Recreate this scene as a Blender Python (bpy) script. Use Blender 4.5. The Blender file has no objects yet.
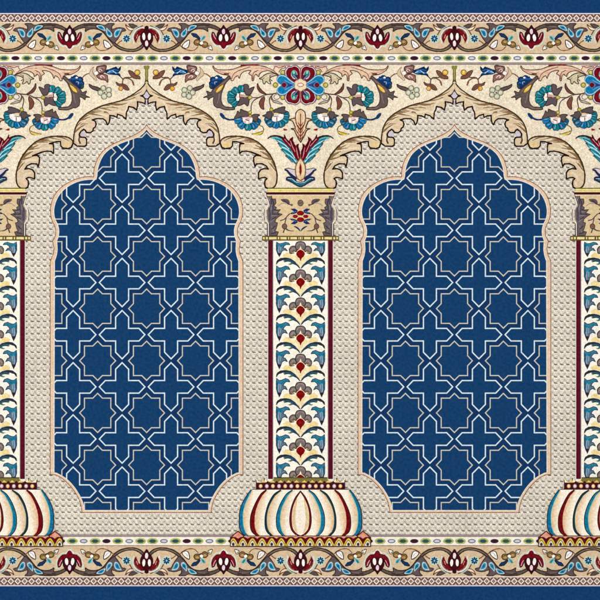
import bpy, math

# ------------------------------------------------------------------ basics
S = bpy.context.scene
COL = S.collection
U = 0.002                      # one weave unit = 2 mm
CX = 300.5                     # axis of the middle column
NX = 146.5                     # axis of the left niche
PER = 308.0
X0, X1 = NX - PER, NX + 2 * PER   # the runner is cut on two niche axes
BASEZ = 0.0100                 # height of the pile over the floor
DZ = 3.0e-6
zc = [0]

def lin(c):
    c = c / 255.0
    return c / 12.92 if c <= 0.04045 else ((c + 0.055) / 1.055) ** 2.4

# ------------------------------------------------------------------ materials
def new_mat(name):
    m = bpy.data.materials.new(name); m.use_nodes = True
    m.node_tree.nodes.clear()
    return m

class NG:
    """tiny helper to write node maths"""
    def __init__(s, tree): s.t = tree
    def n(s, typ, **kw):
        nd = s.t.nodes.new(typ)
        for k, v in kw.items(): setattr(nd, k, v)
        return nd
    def put(s, sock, v):
        if isinstance(v, bpy.types.NodeSocket): s.t.links.new(v, sock)
        else: sock.default_value = v
    def m(s, op, a, b=0.0, c=0.0, clamp=False):
        nd = s.n('ShaderNodeMath', operation=op, use_clamp=clamp)
        s.put(nd.inputs[0], a); s.put(nd.inputs[1], b); s.put(nd.inputs[2], c)
        return nd.outputs[0]
    def mix(s, f, a, b):
        nd = s.n('ShaderNodeMix', data_type='RGBA')
        s.put(nd.inputs[0], f); s.put(nd.inputs[6], a); s.put(nd.inputs[7], b)
        return nd.outputs[2]
    def step(s, d, r, w):           # 1 inside radius r, soft over w
        nd = s.n('ShaderNodeMapRange', interpolation_type='SMOOTHSTEP')
        s.put(nd.inputs[0], d); nd.inputs[1].default_value = r; nd.inputs[2].default_value = r + w
        nd.inputs[3].default_value = 1.0; nd.inputs[4].default_value = 0.0
        return nd.outputs[0]

def knot_group():
    """Colour -> the same colour tuft by tuft, with the small differences of dyed wool; plus tuft height."""
    g = bpy.data.node_groups.new('wool_tufts', 'ShaderNodeTree')
    itf = g.interface
    itf.new_socket('Color', in_out='INPUT', socket_type='NodeSocketColor')
    itf.new_socket('Value', in_out='INPUT', socket_type='NodeSocketFloat')
    itf.new_socket('Hue', in_out='INPUT', socket_type='NodeSocketFloat')
    itf.new_socket('Color', in_out='OUTPUT', socket_type='NodeSocketColor')
    itf.new_socket('Height', in_out='OUTPUT', socket_type='NodeSocketFloat')
    k = NG(g)
    gi = k.n('NodeGroupInput'); go = k.n('NodeGroupOutput')
    pos = k.n('ShaderNodeNewGeometry').outputs['Position']
    sc = k.n('ShaderNodeVectorMath', operation='SCALE'); k.put(sc.inputs[0], pos); sc.inputs[3].default_value = 1 / (U * 0.92)
    sep = k.n('ShaderNodeSeparateXYZ'); k.put(sep.inputs[0], sc.outputs[0])
    fx, fy = k.m('FLOOR', sep.outputs[0]), k.m('FLOOR', sep.outputs[1])
    cmb = k.n('ShaderNodeCombineXYZ'); k.put(cmb.inputs[0], fx); k.put(cmb.inputs[1], fy)
    wn = k.n('ShaderNodeTexWhiteNoise', noise_dimensions='2D'); k.put(wn.inputs[0], cmb.outputs[0])
    nz = k.n('ShaderNodeTexNoise', noise_dimensions='2D'); k.put(nz.inputs['Vector'], sc.outputs[0])
    nz.inputs['Scale'].default_value = 0.33; nz.inputs['Detail'].default_value = 2.0
    nz2 = k.n('ShaderNodeTexNoise', noise_dimensions='2D'); k.put(nz2.inputs['Vector'], sc.outputs[0])
    nz2.inputs['Scale'].default_value = 0.02; nz2.inputs['Detail'].default_value = 3.0
    v = k.m('ADD', k.m('MULTIPLY', k.m('SUBTRACT', wn.outputs[0], 0.5), 1.3), k.m('SUBTRACT', nz.outputs[0], 0.5))
    v = k.m('ADD', v, k.m('MULTIPLY', k.m('SUBTRACT', nz2.outputs[0], 0.5), 0.9))
    v = k.m('MULTIPLY_ADD', v, gi.outputs[1], 1.0)
    hv = k.n('ShaderNodeHueSaturation'); k.put(hv.inputs['Color'], gi.outputs[0])
    k.put(hv.inputs['Value'], v)
    cs = k.n('ShaderNodeSeparateColor'); k.put(cs.inputs[0], nz.outputs['Color'])
    k.put(hv.inputs['Hue'], k.m('MULTIPLY_ADD', k.m('SUBTRACT', cs.outputs[1], 0.5), gi.outputs[2], 0.5))
    k.put(hv.inputs['Saturation'], k.m('MULTIPLY_ADD', k.m('SUBTRACT', cs.outputs[2], 0.5), k.m('MULTIPLY', gi.outputs[2], 10.0), 1.0))
    k.put(go.inputs[0], hv.outputs[0])
    ux = k.m('SUBTRACT', k.m('FRACT', sep.outputs[0]), 0.5); uy = k.m('SUBTRACT', k.m('FRACT', sep.outputs[1]), 0.5)
    d2 = k.m('ADD', k.m('MULTIPLY', ux, ux), k.m('MULTIPLY', uy, uy))
    h = k.m('SUBTRACT', k.m('MULTIPLY', wn.outputs[0], 0.5), k.m('MULTIPLY', d2, 1.6))
    k.put(go.inputs[1], h)
    return g

KNOTS = knot_group()

def finish(m, k, col, val, hue, bump=.35):
    grp = k.n('ShaderNodeGroup'); grp.node_tree = KNOTS
    k.put(grp.inputs[0], col); grp.inputs[1].default_value = val; grp.inputs[2].default_value = hue
    bsdf = k.n('ShaderNodeBsdfPrincipled')
    bsdf.inputs['Roughness'].default_value = 0.95
    bsdf.inputs['Specular IOR Level'].default_value = 0.04
    k.put(bsdf.inputs['Base Color'], grp.outputs[0])
    bp = k.n('ShaderNodeBump'); bp.inputs['Strength'].default_value = bump; bp.inputs['Distance'].default_value = 0.0006
    k.put(bp.inputs['Height'], grp.outputs[1]); k.put(bsdf.inputs['Normal'], bp.outputs[0])
    out = k.n('ShaderNodeOutputMaterial'); k.put(out.inputs[0], bsdf.outputs[0])

MATS = {}
def wool(rgb):
    if isinstance(rgb, str): return MATS[rgb]
    if rgb not in MATS:
        m = new_mat('wool_%02x%02x%02x' % rgb); k = NG(m.node_tree)
        lum = sum(rgb) / 765.0
        c = (lin(rgb[0]), lin(rgb[1]), lin(rgb[2]), 1)
        finish(m, k, c, 0.30 if rgb == IVORY else .17 if lum > .6 else (0.20 if lum > .27 else .055), 0.10 if lum > 0.6 else (.05 if lum > .27 else .018))
        MATS[rgb] = m
    return MATS[rgb]

def col4(r, g, b): return (lin(r), lin(g), lin(b), 1)

def chain_mat():
    """The small woven chain that fills the ground round the niches."""
    m = new_mat('wool_chain_ground'); k = NG(m.node_tree)
    pos = k.n('ShaderNodeNewGeometry').outputs['Position']
    sep = k.n('ShaderNodeSeparateXYZ'); k.put(sep.inputs[0], pos)
    P = 6.16 * U
    u = k.m('FRACT', k.m('DIVIDE', sep.outputs[0], P)); v = k.m('SUBTRACT', 1.0, k.m('FRACT', k.m('DIVIDE', sep.outputs[1], P)))
    def seg(ax, ay, bx, by):
        dx, dy = bx - ax, by - ay; L = dx * dx + dy * dy
        px, py = k.m('SUBTRACT', u, ax), k.m('SUBTRACT', v, ay)
        t = k.m('DIVIDE', k.m('ADD', k.m('MULTIPLY', px, dx), k.m('MULTIPLY', py, dy)), L, clamp=True)
        qx, qy = k.m('MULTIPLY_ADD', t, -dx, px), k.m('MULTIPLY_ADD', t, -dy, py)
        return k.m('SQRT', k.m('ADD', k.m('MULTIPLY', qx, qx), k.m('MULTIPLY', qy, qy)))
    def un(*ss):
        r = ss[0]
        for q in ss[1:]: r = k.m('MINIMUM', r, q)
        return r
    base = col4(221, 210, 192)
    wob = k.n('ShaderNodeTexWhiteNoise', noise_dimensions='2D')
    cc = k.n('ShaderNodeCombineXYZ'); k.put(cc.inputs[0], k.m('FLOOR', k.m('DIVIDE', sep.outputs[0], P))); k.put(cc.inputs[1], k.m('FLOOR', k.m('DIVIDE', sep.outputs[1], P)))
    k.put(wob.inputs[0], cc.outputs[0])
    tri = lambda q: k.m('ABSOLUTE', k.m('SUBTRACT', k.m('FRACT', k.m('ADD', q, 2.5)), 0.5))     # 0 on the diagonal lines
    diag = k.m('MINIMUM', tri(k.m('ADD', u, v)), tri(k.m('SUBTRACT', u, v)))
    dots = k.m('MULTIPLY_ADD', k.m('SINE', k.m('MULTIPLY', u, 6.2832 * 3)), k.m('SINE', k.m('MULTIPLY', v, 6.2832 * 3)), 0.0)
    white = un(seg(.46, .02, .54, .06), seg(.02, .48, .06, .54), seg(.30, .74, .34, .78), seg(.68, .70, .72, .72), seg(.98, .44, 1., .48))
    dark = un(seg(.30, .40, .44, .50), seg(.44, .50, .58, .47), seg(.58, .47, .72, .54))
    spot = un(seg(.02, .02, .06, .04), seg(.96, .97, .99, .99))
    c = k.mix(k.m('MULTIPLY', k.step(diag, .03, .06), .32), base, col4(120, 108, 98))
    c = k.mix(k.m('MULTIPLY', k.m('MAXIMUM', dots, 0.0), .42), c, col4(128, 116, 104))
    c = k.mix(k.m('MULTIPLY', k.step(white, .08, .06), .8), c, col4(248, 240, 226))
    c = k.mix(k.m('MULTIPLY', k.step(spot, .05, .08), .5), c, col4(100, 90, 80))
    c = k.mix(k.m('MULTIPLY', k.step(dark, .05, .05), k.m('MULTIPLY_ADD', wob.outputs[0], .15, .78)), c, col4(66, 56, 48))
    finish(m, k, c, 0.26, 0.10, .04)
    MATS['chain'] = m
chain_mat()

# palette (the dye colours)
NAVY = (21, 62, 105); CHAN = (21, 54, 96); EDGE = (20, 60, 106)
IVORY = (237, 222, 195); TAN = (217, 190, 154); LEAF = (220, 196, 160); LEAFD = (136, 106, 72); LEAFL = (234, 214, 184)
INK = (34, 18, 16); INK2 = (84, 60, 48); WHITE = (250, 245, 234); CREAM = (244, 230, 196); SHAFT = (251, 245, 228)
MAR = (118, 16, 26); DMAR = (66, 12, 18); TEAL = (28, 124, 138); DTEAL = (14, 66, 78); LTEAL = (120, 190, 190)
BLUE = (20, 120, 168); LBLUE = (160, 210, 232); TAUPE = (98, 82, 78); TAUPL = (132, 116, 110)
GOLD = (224, 182, 78); OLIVE = (134, 132, 62); PINK = (228, 192, 162); DNAVY = (26, 42, 84); MINT = (190, 212, 196)
LILAC = (206, 194, 204); MAUVE = (142, 118, 116); BROWN = (122, 80, 66); PEACH = (236, 204, 168)

# ------------------------------------------------------------------ drawing in weave units (y down)
class Part:
    def __init__(s, anchor): s.a = anchor; s.polys = []
cur = [None]
MIRX = [None]; MIRY = [None]

def begin(ax, ay):
    cur[0] = Part((ax, ay)); return cur[0]
def both(c):
    for m in (None, c):
        MIRX[0] = m; yield
    MIRX[0] = None
def bothy(c):
    for m in (None, c):
        MIRY[0] = m; yield
    MIRY[0] = None

def tp(p):
    x, y = p
    if MIRX[0] is not None: x = 2 * MIRX[0] - x
    if MIRY[0] is not None: y = 2 * MIRY[0] - y
    return (x, y)

def raw(c, pts, z=None):
    if z is None: zc[0] += 1; z = zc[0]
    pts = [tp(p) for p in pts]
    cur[0].polys.append((c, pts, z))

def area(p):
    return 0.5 * sum(p[i][0] * p[(i + 1) % len(p)][1] - p[(i + 1) % len(p)][0] * p[i][1] for i in range(len(p)))

def cr(pts, closed, n=5):
    """Catmull-Rom (centripetal-ish by chord clamp) through the points"""
    out = []; N = len(pts)
    rng = range(N) if closed else range(N - 1)
    g = (lambda i: pts[i % N]) if closed else (lambda i: pts[max(0, min(N - 1, i))])
    for i in rng:
        p0, p1, p2, p3 = g(i - 1), g(i), g(i + 1), g(i + 2)
        L = math.dist(p1, p2)
        def tang(a, b):
            tx, ty = (b[0] - a[0]) * .5, (b[1] - a[1]) * .5
            l = math.hypot(tx, ty)
            f = min(1.0, L / l) if l > 1e-9 else 0
            return tx * f, ty * f
        m1, m2 = tang(p0, p2), tang(p1, p3)
        for j in range(n):
            t = j / n; t2 = t * t; t3 = t2 * t
            a, b, c_, d = 2 * t3 - 3 * t2 + 1, t3 - 2 * t2 + t, -2 * t3 + 3 * t2, t3 - t2
            out.append((a * p1[0] + b * m1[0] + c_ * p2[0] + d * m2[0], a * p1[1] + b * m1[1] + c_ * p2[1] + d * m2[1]))
    if not closed: out.append(pts[-1])
    return out

def poly(c, pts, smooth=True):
    raw(c, cr(pts, True, 4) if smooth else pts)

def ell(c, x, y, rx, ry=None, rot=0, n=14):
    ry = rx if ry is None else ry
    r = math.radians(rot); cs, sn = math.cos(r), math.sin(r)
    raw(c, [(x + rx * math.cos(t) * cs - ry * math.sin(t) * sn, y + rx * math.cos(t) * sn + ry * math.sin(t) * cs)
            for t in (2 * math.pi * i / n for i in range(n))])

def rect(c, x0, y0, x1, y1): raw(c, [(x0, y0), (x1, y0), (x1, y1), (x0, y1)])

def _ribbon(c, pts, ws):
    n = len(pts)
    if n < 2: return
    L, R = [], []
    for i in range(n):
        a = pts[max(0, i - 1)]; b = pts[i]; d = pts[min(n - 1, i + 1)]
        d1 = (b[0] - a[0], b[1] - a[1]); d2 = (d[0] - b[0], d[1] - b[1])
        l1 = math.hypot(*d1) or 1; l2 = math.hypot(*d2) or 1
        if i == 0: d1 = d2; l1 = l2
        if i == n - 1: d2 = d1; l2 = l1
        n1 = (-d1[1] / l1, d1[0] / l1); n2 = (-d2[1] / l2, d2[0] / l2)
        mx, my = n1[0] + n2[0], n1[1] + n2[1]; ml = math.hypot(mx, my) or 1
        mx /= ml; my /= ml
        k = 1 / max(.55, mx * n1[0] + my * n1[1]); w = ws[i] / 2 * k
        L.append((b[0] + mx * w, b[1] + my * w)); R.append((b[0] - mx * w, b[1] - my * w))
    zc[0] += 1; z = zc[0]
    for i in range(n - 1):
        q = [L[i], L[i + 1], R[i + 1], R[i]]
        if ws[i] < 1e-6: q = [L[i], L[i + 1], R[i + 1]]
        elif ws[i + 1] < 1e-6: q = [L[i], L[i + 1], R[i]]
        raw(c, q, z + 0.25 * (i % 2))

INKW = 1.3
def line(c, w, pts, smooth=True, closed=False, taper=None, caps=True):
    """a woven line; taper=(w0, w1) runs the width along it; turns sharper than 65 degrees start a new piece"""
    w = w * INKW if w < 1.15 and sum(c) < 330 else w
    p = cr(pts, closed, 4) if smooth else list(pts)
    if closed: p = p + [p[0]] if not smooth else p + [p[0]]
    q = [p[0]]
    for a in p[1:]:
        if math.dist(a, q[-1]) > 0.06: q.append(a)
    p = q; n = len(p)
    if n < 2: return
    if taper:
        ws = [taper[0] + (taper[1] - taper[0]) * i / (n - 1) for i in range(n)]
    else: ws = [w] * n
    pieces = []; st = 0
    for i in range(1, n - 1):
        a, b, d = p[i - 1], p[i], p[i + 1]
        t = abs((math.atan2(d[1] - b[1], d[0] - b[0]) - math.atan2(b[1] - a[1], b[0] - a[0]) + math.pi) % (2 * math.pi) - math.pi)
        if t > math.radians(65): pieces.append((st, i)); st = i
    pieces.append((st, n - 1))
    for (s, e) in pieces:
        pp = p[s:e + 1]; ww = ws[s:e + 1]
        if caps and len(pp) >= 2:
            def ext(a, b, w): # push a away from b
                l = math.dist(a, b) or 1; f = w * .42 / l
                return (a[0] + (a[0] - b[0]) * f, a[1] + (a[1] - b[1]) * f)
            pp = pp[:]
            if not taper:
                pp[0] = ext(pp[0], pp[1], ww[0]); pp[-1] = ext(pp[-1], pp[-2], ww[-1])
        _ribbon(c, pp, ww)

def out(fill, ink, w, pts, smooth=True):
    poly(fill, pts, smooth); line(ink, w, pts, smooth, closed=True)

def dot(fill, ink, x, y, rx, ry=None, w=.7, rot=0):
    ry = rx if ry is None else ry
    ell(ink, x, y, rx + w / 2, ry + w / 2, rot); ell(fill, x, y, rx - w / 2, ry - w / 2, rot)

def clipx(p, x, keep_less):
    o = []
    f = (lambda q: q[0] <= x + 1e-9) if keep_less else (lambda q: q[0] >= x - 1e-9)
    for i in range(len(p)):
        a, b = p[i], p[(i + 1) % len(p)]
        if f(a): o.append(a)
        if f(a) != f(b):
            t = (x - a[0]) / (b[0] - a[0]); o.append((x, a[1] + t * (b[1] - a[1])))
    return o

def wobble(p):
    # hand of the weaver: every drawn edge wanders by a fraction of a tuft
    o = []
    for i in range(len(p)):
        a, b = p[i], p[(i + 1) % len(p)]
        n = max(1, min(12, int(math.dist(a, b) / 1.6)))
        for j in range(n):
            x = a[0] + (b[0] - a[0]) * j / n; y = a[1] + (b[1] - a[1]) * j / n
            o.append((x + .09 * math.sin(2.3 * x + 1.1 * y) + .07 * math.sin(3.7 * y - 1.9 * x + 1), y + .09 * math.sin(2.1 * y - 1.3 * x + 2) + .07 * math.sin(3.9 * x + 1.7 * y)))
    return o

STRAIGHT = ('prayer_niche', 'star_lattice', 'chain_ground', 'border_band', 'spandrel', 'column', 'column_base', 'niche_rim', 'lozenge_stripe', 'bead_stripe', 'capital')
def build(part, name, clip=None):
    """the woven shapes of one part become one mesh"""
    ax, ay = part.a; mats = []; vs = []; fs = []; mi = []
    for c, p, z in part.polys:
        if name not in STRAIGHT and len(p) < 400 and not clip: p = wobble(p)
        if clip:
            p = clipx(p, clip[0], clip[1])
        q = []
        for a in p:
            if not q or math.dist(a, q[-1]) > 1e-4: q.append(a)
        if len(q) > 1 and math.dist(q[0], q[-1]) < 1e-4: q.pop()
        if len(q) < 3: continue
        A = area(q)
        if abs(A) < 1e-5: continue
        if A > 0: q = q[::-1]
        if c not in mats: mats.append(c)
        b = len(vs)
        vs += [((x - ax) * U, (ay - y) * U, z * DZ) for x, y in q]
        fs.append(tuple(range(b, b + len(q)))); mi.append(mats.index(c))
    me = bpy.data.meshes.new(name); me.from_pydata(vs, [], fs)
    for c in mats: me.materials.append(wool(c))
    me.polygons.foreach_set('material_index', mi); me.update()
    return me

def wpos(x, y): return ((x - 300) * U, (300 - y) * U)

carpet = bpy.data.objects.new('prayer_carpet', None); COL.objects.link(carpet)
carpet.location = (0, 0, 0)
carpet['label'] = 'navy and ivory prayer carpet woven with blue arched niches, flowered columns and scrollwork'
carpet['category'] = 'carpet'

LOC = {}
def place(me, name, ax, ay, parent=None, sx=1, sy=1):
    o = bpy.data.objects.new(name, me); COL.objects.link(o)
    x, y = wpos(ax, ay)
    p = parent or carpet
    px, py, pz = LOC.get(p.name, (0, 0, 0))
    z = 0 if parent else BASEZ
    o.parent = p; o.location = (x - px, y - py, z); o.scale = (sx, sy, 1)
    if not parent: LOC[o.name] = (x, y, BASEZ)
    return o

# ================================================================== carpet body (backing and binding)
import bmesh
def slab(name, x0, y0, x1, y1, z0, z1, col, bev=0.0015):
    bm = bmesh.new(); bmesh.ops.create_cube(bm, size=1)
    ax, ay = (x0 + x1) / 2, (y0 + y1) / 2
    for v in bm.verts:
        v.co.x *= (x1 - x0) * U; v.co.y *= (y1 - y0) * U; v.co.z = z0 + (v.co.z + .5) * (z1 - z0)
    bmesh.ops.bevel(bm, geom=bm.edges[:], offset=bev, segments=2, affect='EDGES')
    me = bpy.data.meshes.new(name); bm.to_mesh(me); bm.free(); me.materials.append(wool(col))
    o = bpy.data.objects.new(name, me); COL.objects.link(o); o.parent = carpet
    x, y = wpos(ax, ay); o.location = (x, y, 0)
    return o
slab('backing', X0 - .5, -25, X1 + .5, 625, 0.0006, BASEZ - 0.0002, (176, 158, 128))
slab('edge_binding', X0 - .5, -28, X1 + .5, -25.2, 0.0004, BASEZ + .0012, (18, 48, 90), .002)
slab('edge_binding', X0 - .5, 625.2, X1 + .5, 628, 0.0004, BASEZ + .0012, (18, 48, 90), .002)

# ================================================================== niches
# right-hand halves, apex downwards
NAVY_EDGE = [(146.5, 128.6), (149.5, 132.6), (154.5, 136.4), (163, 139.6), (173, 143.3), (182, 147.8), (189, 154), (193, 161), (195.6, 169), (196.2, 175.5)]
NAVY_EDGE2 = [(197.2, 179.4), (204, 179.3), (213, 180.7), (222, 184.3), (230, 190), (235.4, 197), (238.6, 205), (239.4, 212.5), (238.2, 219), (235.7, 224.5), (234.4, 230), (234.8, 236), (236.4, 240.5)]
NAVY_EDGE3 = [(236.2, 245), (236, 250), (237, 256), (238.7, 261)]
NAVY_EDGE4 = [(236.6, 473.3), (228, 478.2), (220, 486), (214, 495), (210.4, 503), (208.8, 510.6)]
RIM1 = [(146.5, 123.8), (149.6, 128.2), (155.5, 132.6), (163, 136.6), (173, 140.3), (182, 144.6), (190, 150.4), (195.3, 157.5), (198.4, 165), (199.7, 172), (199.7, 176.4)]
RIM2 = [(199.9, 176.6), (205, 176.3), (212, 177.3), (221, 180.3), (230.5, 185.8), (237.4, 192.8), (241.3, 200.4), (242.9, 208), (242.7, 215), (241.2, 221), (238.7, 226), (237.7, 231), (238.3, 236.3), (240.8, 240.6)]
RIM3 = [(241, 240.8), (240.2, 244.4), (239.5, 248.5), (240.1, 253.5), (242, 258), (243.3, 262)]
RIM4 = [(237.6, 475.4), (231, 479), (223.4, 486), (217.2, 494.5), (213.2, 503), (211.3, 513)]
def half(pts_groups):
    o = []
    for g in pts_groups:
        o += cr(g, False, 4)
    return o
INNER = half([NAVY_EDGE, NAVY_EDGE2, NAVY_EDGE3]) + [(238.7, 473)] + half([NAVY_EDGE4]) + [(146.5, 510.6)]
OUTER = half([RIM1, RIM2, RIM3]) + [(243.3, 474.8)] + half([RIM4]) + [(146.5, 513)]
def mirr(p, c=NX): return [(2 * c - x, y) for x, y in p]

PX, PY = 49.0, 52.2
def niche_field():
    p = begin(NX, 513)
    rect(CHAN, NX - 96, 126, NX + 96, 512)
    return p
CROSS = [(6.5, -6.3), (16.8, -6.3), (22.8, 0), (16.8, 6.3), (6.5, 6.3), (6.5, 17.6), (0, 24.2)]
def full4(q):
    a = q
    b = [(-x, y) for x, y in q[::-1]]
    pts = a[2:] + b[:]      # right tip .. bottom tip, then left side
    return pts
STAR = [(0, -19.6), (4.8, -14.8), (13.2, -14.8), (13.2, -5), (18, 0), (13.2, 5), (13.2, 14.8), (4.8, 14.8), (0, 19.6),
        (-4.8, 14.8), (-13.2, 14.8), (-13.2, 5), (-18, 0), (-13.2, -5), (-13.2, -14.8), (-4.8, -14.8)]
CR = [(0, -24.2), (6.5, -17.6), (6.5, -6.3), (16.8, -6.3), (22.8, 0), (16.8, 6.3), (6.5, 6.3), (6.5, 17.6), (0, 24.2),
      (-6.5, 17.6), (-6.5, 6.3), (-16.8, 6.3), (-22.8, 0), (-16.8, -6.3), (-6.5, -6.3), (-6.5, -17.6)]
def inside_extra(x, y):      # keep only lattice cells that reach into the niche
    return True
def lattice():
    p = begin(NX, 513); zq = zc[0]
    for k in range(0, 8):
        for m in range(-2, 3):
            zc[0] = zq
            x, y = NX + PX * m, 152 + PY * k
            if abs(m) == 2 and k == 0 or y > 520: continue
            s = [(x + a, y + b) for a, b in STAR]
            poly(NAVY, s, False); line((202, 198, 184), 1.1, s, False, closed=True)
        for m in (-2, -1, 0, 1):
            zc[0] = zq
            x, y = NX + 24.5 + PX * m, 178.1 + PY * k - PY
            if y > 520: continue
            if k == 0 and m in (-2, 1): continue
            s = [(x + a, y + b) for a, b in CR]
            poly(NAVY, s, False); line((214, 230, 234), 1.25, s, False, closed=True)
    zc[0] = zq + 20
    return p
def rim():
    p = begin(NX, 513)
    for _ in both(NX):
        zc[0] += 1; z = zc[0]
        n = max(len(INNER), len(OUTER))
        # band between the two outlines, split into strips by matching arc position
        def resample(P, N):
            d = [0]
            for a, b in zip(P, P[1:]): d.append(d[-1] + math.dist(a, b))
            o = []; j = 0
            for i in range(N):
                t = d[-1] * i / (N - 1)
                while j < len(P) - 2 and d[j + 1] < t: j += 1
                f = (t - d[j]) / ((d[j + 1] - d[j]) or 1)
                o.append((P[j][0] + (P[j + 1][0] - P[j][0]) * f, P[j][1] + (P[j + 1][1] - P[j][1]) * f))
            return o
        raw((226, 200, 172), INNER + OUTER[::-1], z)
        line((236, 222, 204), .9, [(x + .5 if y > 262 and x > 238 else x, y) for x, y in INNER], False, caps=False)
        line((138, 76, 44), 1.35, OUTER, False, caps=False)
        line((226, 208, 190), .7, [(x + .9, y - .5) for x, y in OUTER[:-40] if y < 470], False, caps=False)
    return p

# ground with the niche cut out: left half-cell = mirror image, one strip per niche
def surround():
    p = begin(NX, 300)
    hw = PER / 2
    for _ in both(NX):
        hole = OUTER
        raw('chain', [(NX, 66), (NX + hw, 66), (NX + hw, 535)] + [(NX, 535)] + hole[::-1])
    return p

m_field = niche_field(); m_lat = lattice(); m_rim = rim(); m_sur = surround()
for cx, clip in ((NX - PER, (NX, False)), (NX, None), (NX + PER, None), (NX + 2 * PER, (NX, True))):
    f = place(build(m_field, 'prayer_niche', clip), 'prayer_niche', cx, 513)
    place(build(m_lat, 'star_lattice', clip), 'star_lattice', cx, 513, f)
    place(build(m_rim, 'niche_rim', clip), 'niche_rim', cx, 513, f)
    place(build(m_sur, 'chain_ground', clip), 'chain_ground', cx, 300)

# ================================================================== spandrel over each column
LEAF1_UP = [(146.5, 80), (147.8, 83.5), (152, 88.3), (158, 92.8), (165, 97), (172, 100.5), (180, 102.7), (190, 105.3), (200, 109.6), (208, 114.6), (214, 120.6), (217.8, 128), (219.4, 137), (219.6, 143.2)]
LEAF1_LO = [(219.6, 143.2), (216, 146), (208.5, 146.2), (206.7, 145), (206.5, 139.3), (207.8, 137.4), (213.4, 137), (213.8, 134), (212, 131), (209.5, 129.3), (208, 130.3), (206.5, 132.4), (203, 132.7), (200.2, 131), (199.8, 128.2), (198, 127), (196.9, 124), (198, 121), (200.8, 119.8), (196, 118.5), (190, 118.7), (187.4, 120.6), (185.6, 124.6), (184.4, 123.4), (183.4, 120), (183.2, 115.4), (179.5, 115.8), (176.2, 117.2), (175.6, 114.2), (171, 115.6), (167.2, 119), (166.6, 112.2), (165, 109.2), (164.4, 106.4), (159.5, 107.4), (156.4, 110), (155.4, 104.5), (155.6, 101.6), (151, 102.4), (147.6, 103.8), (146.5, 104)]
LEAF2_UP = [(220.3, 143.6), (220.6, 141), (222.4, 138.8), (226, 137), (231, 136.2), (238, 136.2), (245, 137), (251.5, 138.8), (258, 142.2), (264, 147.6), (270, 155), (273.6, 161.8), (276, 169), (277, 175), (276.6, 182), (275.2, 185.6), (272.6, 188)]
LEAF2_LO = [(272.6, 188), (268, 188.4), (265.4, 187.2), (264.6, 184), (265, 180.6), (266.8, 178.4), (264.8, 177.2), (262, 177.6), (258.6, 178.8), (258.5, 173), (260.6, 169.6), (264, 168.5), (268.2, 169), (266, 165.6), (262, 163.7), (256.4, 163.8), (255, 166.4), (253.8, 162), (253.5, 157.4), (256, 155.2), (260.6, 155.6), (256, 153.8), (251, 152), (246, 151), (242, 151.4), (239.8, 153.4), (239.4, 148), (240, 143.8), (243.6, 143.5), (240, 142.4), (236, 141.4), (232.7, 141.4), (232.4, 145.6), (230.6, 147.9), (225, 148.6), (221.8, 147.4), (220.3, 143.6)]
def C(p): return cr(p, False, 4)

def sp_ground():
    p = begin(CX, 188)
    for _ in both(CX):
        up2 = C(LEAF2_UP); up1 = C(LEAF1_UP)
        raw(IVORY, [(NX, 64), (CX, 64), (CX, 188.4), (272, 188.4)] + up2[::-1] + up1[::-1])
    return p
def along(P, step):
    o = [P[0]]; acc = 0
    for a, b in zip(P, P[1:]):
        L = math.dist(a, b); t = step - acc
        while t <= L:
            o.append((a[0] + (b[0] - a[0]) * t / L, a[1] + (b[1] - a[1]) * t / L)); t += step
        acc = L - (t - step)
    return o
def veins(up, i0, i1, every, depth, back):
    # comb of fine veins that leave the outer edge and run back into the leaf
    P = along(C(up), 1.0)
    for n, i in enumerate(range(i0, min(i1, len(P) - 2), every)):
        j = max(1, i - back); a = P[i]; m_ = P[(i + j) // 2]; b = P[j]
        def inn(q, q2, d):
            tx, ty = q2[0] - q[0], q2[1] - q[1]; l = math.hypot(tx, ty) or 1
            return (q[0] - ty / l * d, q[1] + tx / l * d)
        d = depth * (.8 + .35 * ((n * 7) % 3))
        e = inn(b, P[j + 1], d); mm_ = inn(m_, P[(i + j) // 2 + 1], d * .62)
        line(LEAFL, 1, [(e[0] - .5, e[1] + 1.0), (mm_[0] - .3, mm_[1] + 1.2), (a[0] - .6, a[1] + .9)], taper=(.4, 1.1))
        line(LEAFD, 1, [e, mm_, a], taper=(.4, 1.5 if n % 2 else 2.2))
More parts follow.
